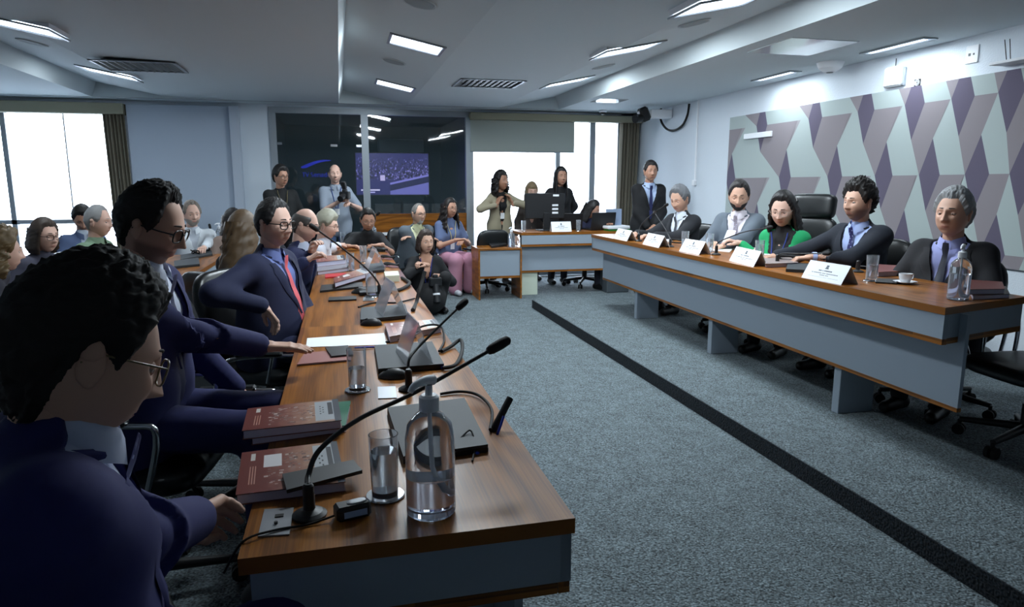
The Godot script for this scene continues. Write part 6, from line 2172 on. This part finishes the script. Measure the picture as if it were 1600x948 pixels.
func clerk_props() -> void:
	var T := 0.835
	var g := G.new()
	# monitor seen from behind
	var t := thing("desktop_monitor", "black desktop monitor seen from behind on the clerk's desk", "monitor", Vector3(2.66, T, -8.85), 0.05)
	g = G.new()
	g.box(Vector3(0, 0.33, 0), Vector3(0.56, 0.34, 0.035), Basis(), 0.01)
	part("screen_back", g, M.plastic, t)
	g = G.new()
	g.box(Vector3(0.02, 0.12, 0.02), Vector3(0.09, 0.24, 0.03), Basis(), 0.006)
	g.box(Vector3(0.02, 0.008, 0), Vector3(0.24, 0.016, 0.2), Basis(), 0.005)
	part("stand", g, M.plastic, t)
	for q in [[0.14, 0.34], [0.14, 0.29], [0.14, 0.24], [0.15, 0.47]]:
		g = G.new()
		g.box(Vector3(q[0], q[1], 0.019), Vector3(0.085, 0.025, 0.002))
		part("sticker", g, M.white, t)
	# laptop seen from behind
	t = thing("open_laptop", "open black laptop of the typing woman on the clerk's desk", "laptop", Vector3(3.45, T, -8.78), 0.1)
	g = G.new()
	g.box(Vector3(0, 0.01, -0.1), Vector3(0.36, 0.02, 0.24), Basis(), 0.004)
	part("keyboard_base", g, M.plastic, t)
	g = G.new()
	g.box(Vector3(0, 0.125, 0.045), Vector3(0.36, 0.24, 0.012), Basis(Vector3.RIGHT, 0.2), 0.004)
	part("lid", g, M.plastic, t)
	t = thing("open_laptop", "open black laptop before the woman with very long black hair", "laptop", Vector3(3.05, T, -8.95), -0.05)
	g = G.new()
	g.box(Vector3(0, 0.01, -0.1), Vector3(0.34, 0.02, 0.22), Basis(), 0.004)
	part("keyboard_base", g, M.plastic, t)
	g = G.new()
	g.box(Vector3(0, 0.12, 0.04), Vector3(0.34, 0.22, 0.012), Basis(Vector3.RIGHT, 0.2), 0.004)
	part("lid", g, M.plastic, t)
	var a := Vector3(2.69, T, -8.62)
	var b := Vector3(2.965, T, -8.62)
	tent_stand("white name card on the clerk's desk", a, a + Vector3(0, 0, -0.1), b - a, 0.13, M.white, true, "name card on the clerk's desk")
	drinking_glass(Vector3(3.07, T, -8.66), "water glass beside the name card on the clerk's desk", 0.4)
	drinking_glass(Vector3(2.34, T, -8.75), "steel coloured cup beside the clerk's monitor", 0.0, false)
	gel_bottle(on_y(799, 386, 0.652), "clear sanitizer bottle on the small side table", 0.95, 0.8)
	slab("closed_laptop", "closed black laptop on the small side table", "laptop", [[760, 376], [785, 374], [792, 381], [768, 384]], 0.652, 0.03, M.plastic)
	t = thing("filing_stand", "white document tray with green folders beside the attendant", "tray", Vector3(3.62, 0.0, -8.72))
	g = G.new()
	g.bx(-0.16, 0, -0.16, 0.16, 0.80, 0.16, 0.01)
	part("cabinet", g, mat(srgb(70, 78, 84), 0.6), t)
	g = G.new()
	g.bx(-0.17, 0.86, -0.17, 0.17, 0.90, 0.17, 0.008)
	part("tray", g, M.white, t)
	g = G.new()
	g.bx(-0.15, 0.80, -0.15, 0.17, 0.86, 0.15)
	part("folder", g, mat(srgb(30, 140, 50), 0.6), t)
	g = G.new()
	g.bx(-0.10, 0.90, -0.10, 0.12, 1.12, -0.07)
	part("document_holder", g, mat(srgb(150, 168, 196), 0.4), t)
func wall_props() -> void:
	var g := G.new()
	# white bar on the papered wall
	g.bx(-0.03, -0.03, -0.26, 0.0, 0.03, 0.26, 0.004)
	var rot := Basis()
	single("wall_bar", g, M.white, "white plastic bar fixed to the papered wall", "bar", "", Transform3D(rot, Vector3(XR - 0.022, 2.0, -7.07)))
	var t := thing("wall_unit", "white boxy wireless unit on the wall above the paper", "wireless unit", on_x(1401, 120, XR))
	g = G.new()
	g.box(Vector3(-0.03, 0, 0), Vector3(0.05, 0.17, 0.19), Basis(), 0.015)
	part("cover", g, M.white, t)
	g = G.new()
	g.box(Vector3(-0.012, -0.01, 0.01), Vector3(0.024, 0.15, 0.2), Basis(), 0.004)
	part("bracket", g, M.alu, t)
	g = G.new()
	g.tube([Vector3(-0.02, 0.085, 0), Vector3(-0.02, 0.15, 0.0)], 0.004)
	part("lead", g, M.darkgrey, t)
	t = thing("wall_outlet", "square white socket plate high on the right wall", "socket", on_x(1520, 85, XR))
	g = G.new()
	g.box(Vector3(-0.005, 0, 0), Vector3(0.01, 0.13, 0.11), Basis(), 0.003)
	part("plate", g, M.white, t)
	g = G.new()
	g.box(Vector3(-0.0105, 0, -0.018), Vector3(0.002, 0.02, 0.02))
	g.box(Vector3(-0.0105, 0, 0.018), Vector3(0.002, 0.014, 0.014))
	part("socket", g, M.darkgrey, t)
	t = thing("junction_box", "small open junction box with coiled wires at the top of the paper", "junction box", on_x(1434, 129, XR))
	g = G.new()
	g.box(Vector3(-0.003, 0, 0), Vector3(0.006, 0.055, 0.06))
	part("recess", g, M.black, t)
	for k in 3:
		g = G.new()
		var pts := []
		for q in 13: pts.append(Vector3(-0.008, cos(q * TAU / 12.0) * (0.008 + k * 0.008), sin(q * TAU / 12.0) * (0.009 + k * 0.008)))
		g.tube(pts, 0.002, -1.0, 5)
		part("wire", g, M.white, t)
	# conduit and switch on the white wall
	t = thing("wall_conduit", "thin white conduit with a switch box on the bare right wall", "conduit", on_x(1087, 282, XR))
	g = G.new()
	g.bx(-0.02, 0.0, -0.012, 0.0, 1.05, 0.012)
	part("duct", g, M.white, t)
	g = G.new()
	g.box(Vector3(-0.02, -0.03, 0), Vector3(0.04, 0.075, 0.075), Basis(), 0.006)
	part("switch_box", g, M.white, t)
	# remote camera on a bracket with a looped cable
	t = thing("corner_camera", "black remote camera on a white bracket high in the corner", "camera", on_x(1004, 181, XR - 0.45))
	g = G.new()
	g.box(Vector3(0.02, 0.02, 0), Vector3(0.14, 0.2, 0.14), Basis(Vector3(0, 0, 1), 0.4), 0.03)
	g.tube([Vector3(0, -0.02, 0), Vector3(-0.14, -0.05, 0.06)], 0.055, 0.06, 16)
	part("body", g, M.black, t)
	g = G.new()
	g.box(Vector3(0.27, 0.03, 0), Vector3(0.32, 0.12, 0.14), Basis(), 0.01)
	part("bracket", g, M.white, t)
	var o := on_x(1034, 162, XR - 0.03)
	var lp := []
	for q in [[1034, 163], [1032, 185], [1040, 200], [1052, 204], [1066, 196], [1074, 180], [1077, 162]]: lp.append(on_x(q[0], q[1], XR - 0.04))
	cable("hanging_cable", "thick black cable hanging in a loop from the corner ceiling", lp, 0.016, M.rubber)
	# small white ceiling unit between the wall washers
	t = thing("ceiling_sensor", "round white ceiling unit between the wall-washing lights", "ceiling unit", Vector3(4.42, HC, -5.65))
	g = G.new()
	g.turned([Vector2(0, -0.09), Vector2(0.05, -0.085), Vector2(0.10, -0.05), Vector2(0.12, 0.0)], 24)
	part("dome", g, M.white, t)
	g = G.new()
	g.turned([Vector2(0, -0.092), Vector2(0.03, -0.09), Vector2(0.032, -0.085)], 18)
	part("lens", g, M.darkgrey, t)
	t = thing("wall_shelf", "white bracket shelf with loose wires high on the right wall", "shelf", on_x(1590, 98, XR))
	g = G.new()
	g.bx(-0.14, -0.01, -0.1, 0.0, 0.01, 0.25, 0.003)
	part("board", g, M.white, t)
	g = G.new()
	g.tube([Vector3(-0.1, 0.01, 0), Vector3(-0.08, 0.16, -0.05)], 0.003)
	g.tube([Vector3(-0.1, 0.01, 0.03), Vector3(-0.07, 0.16, -0.02)], 0.003)
	part("wire", g, M.black, t)
func _ready() -> void:
	make_materials()
	camera_and_light()
	room()
	furniture()
	cast_people()
	props()
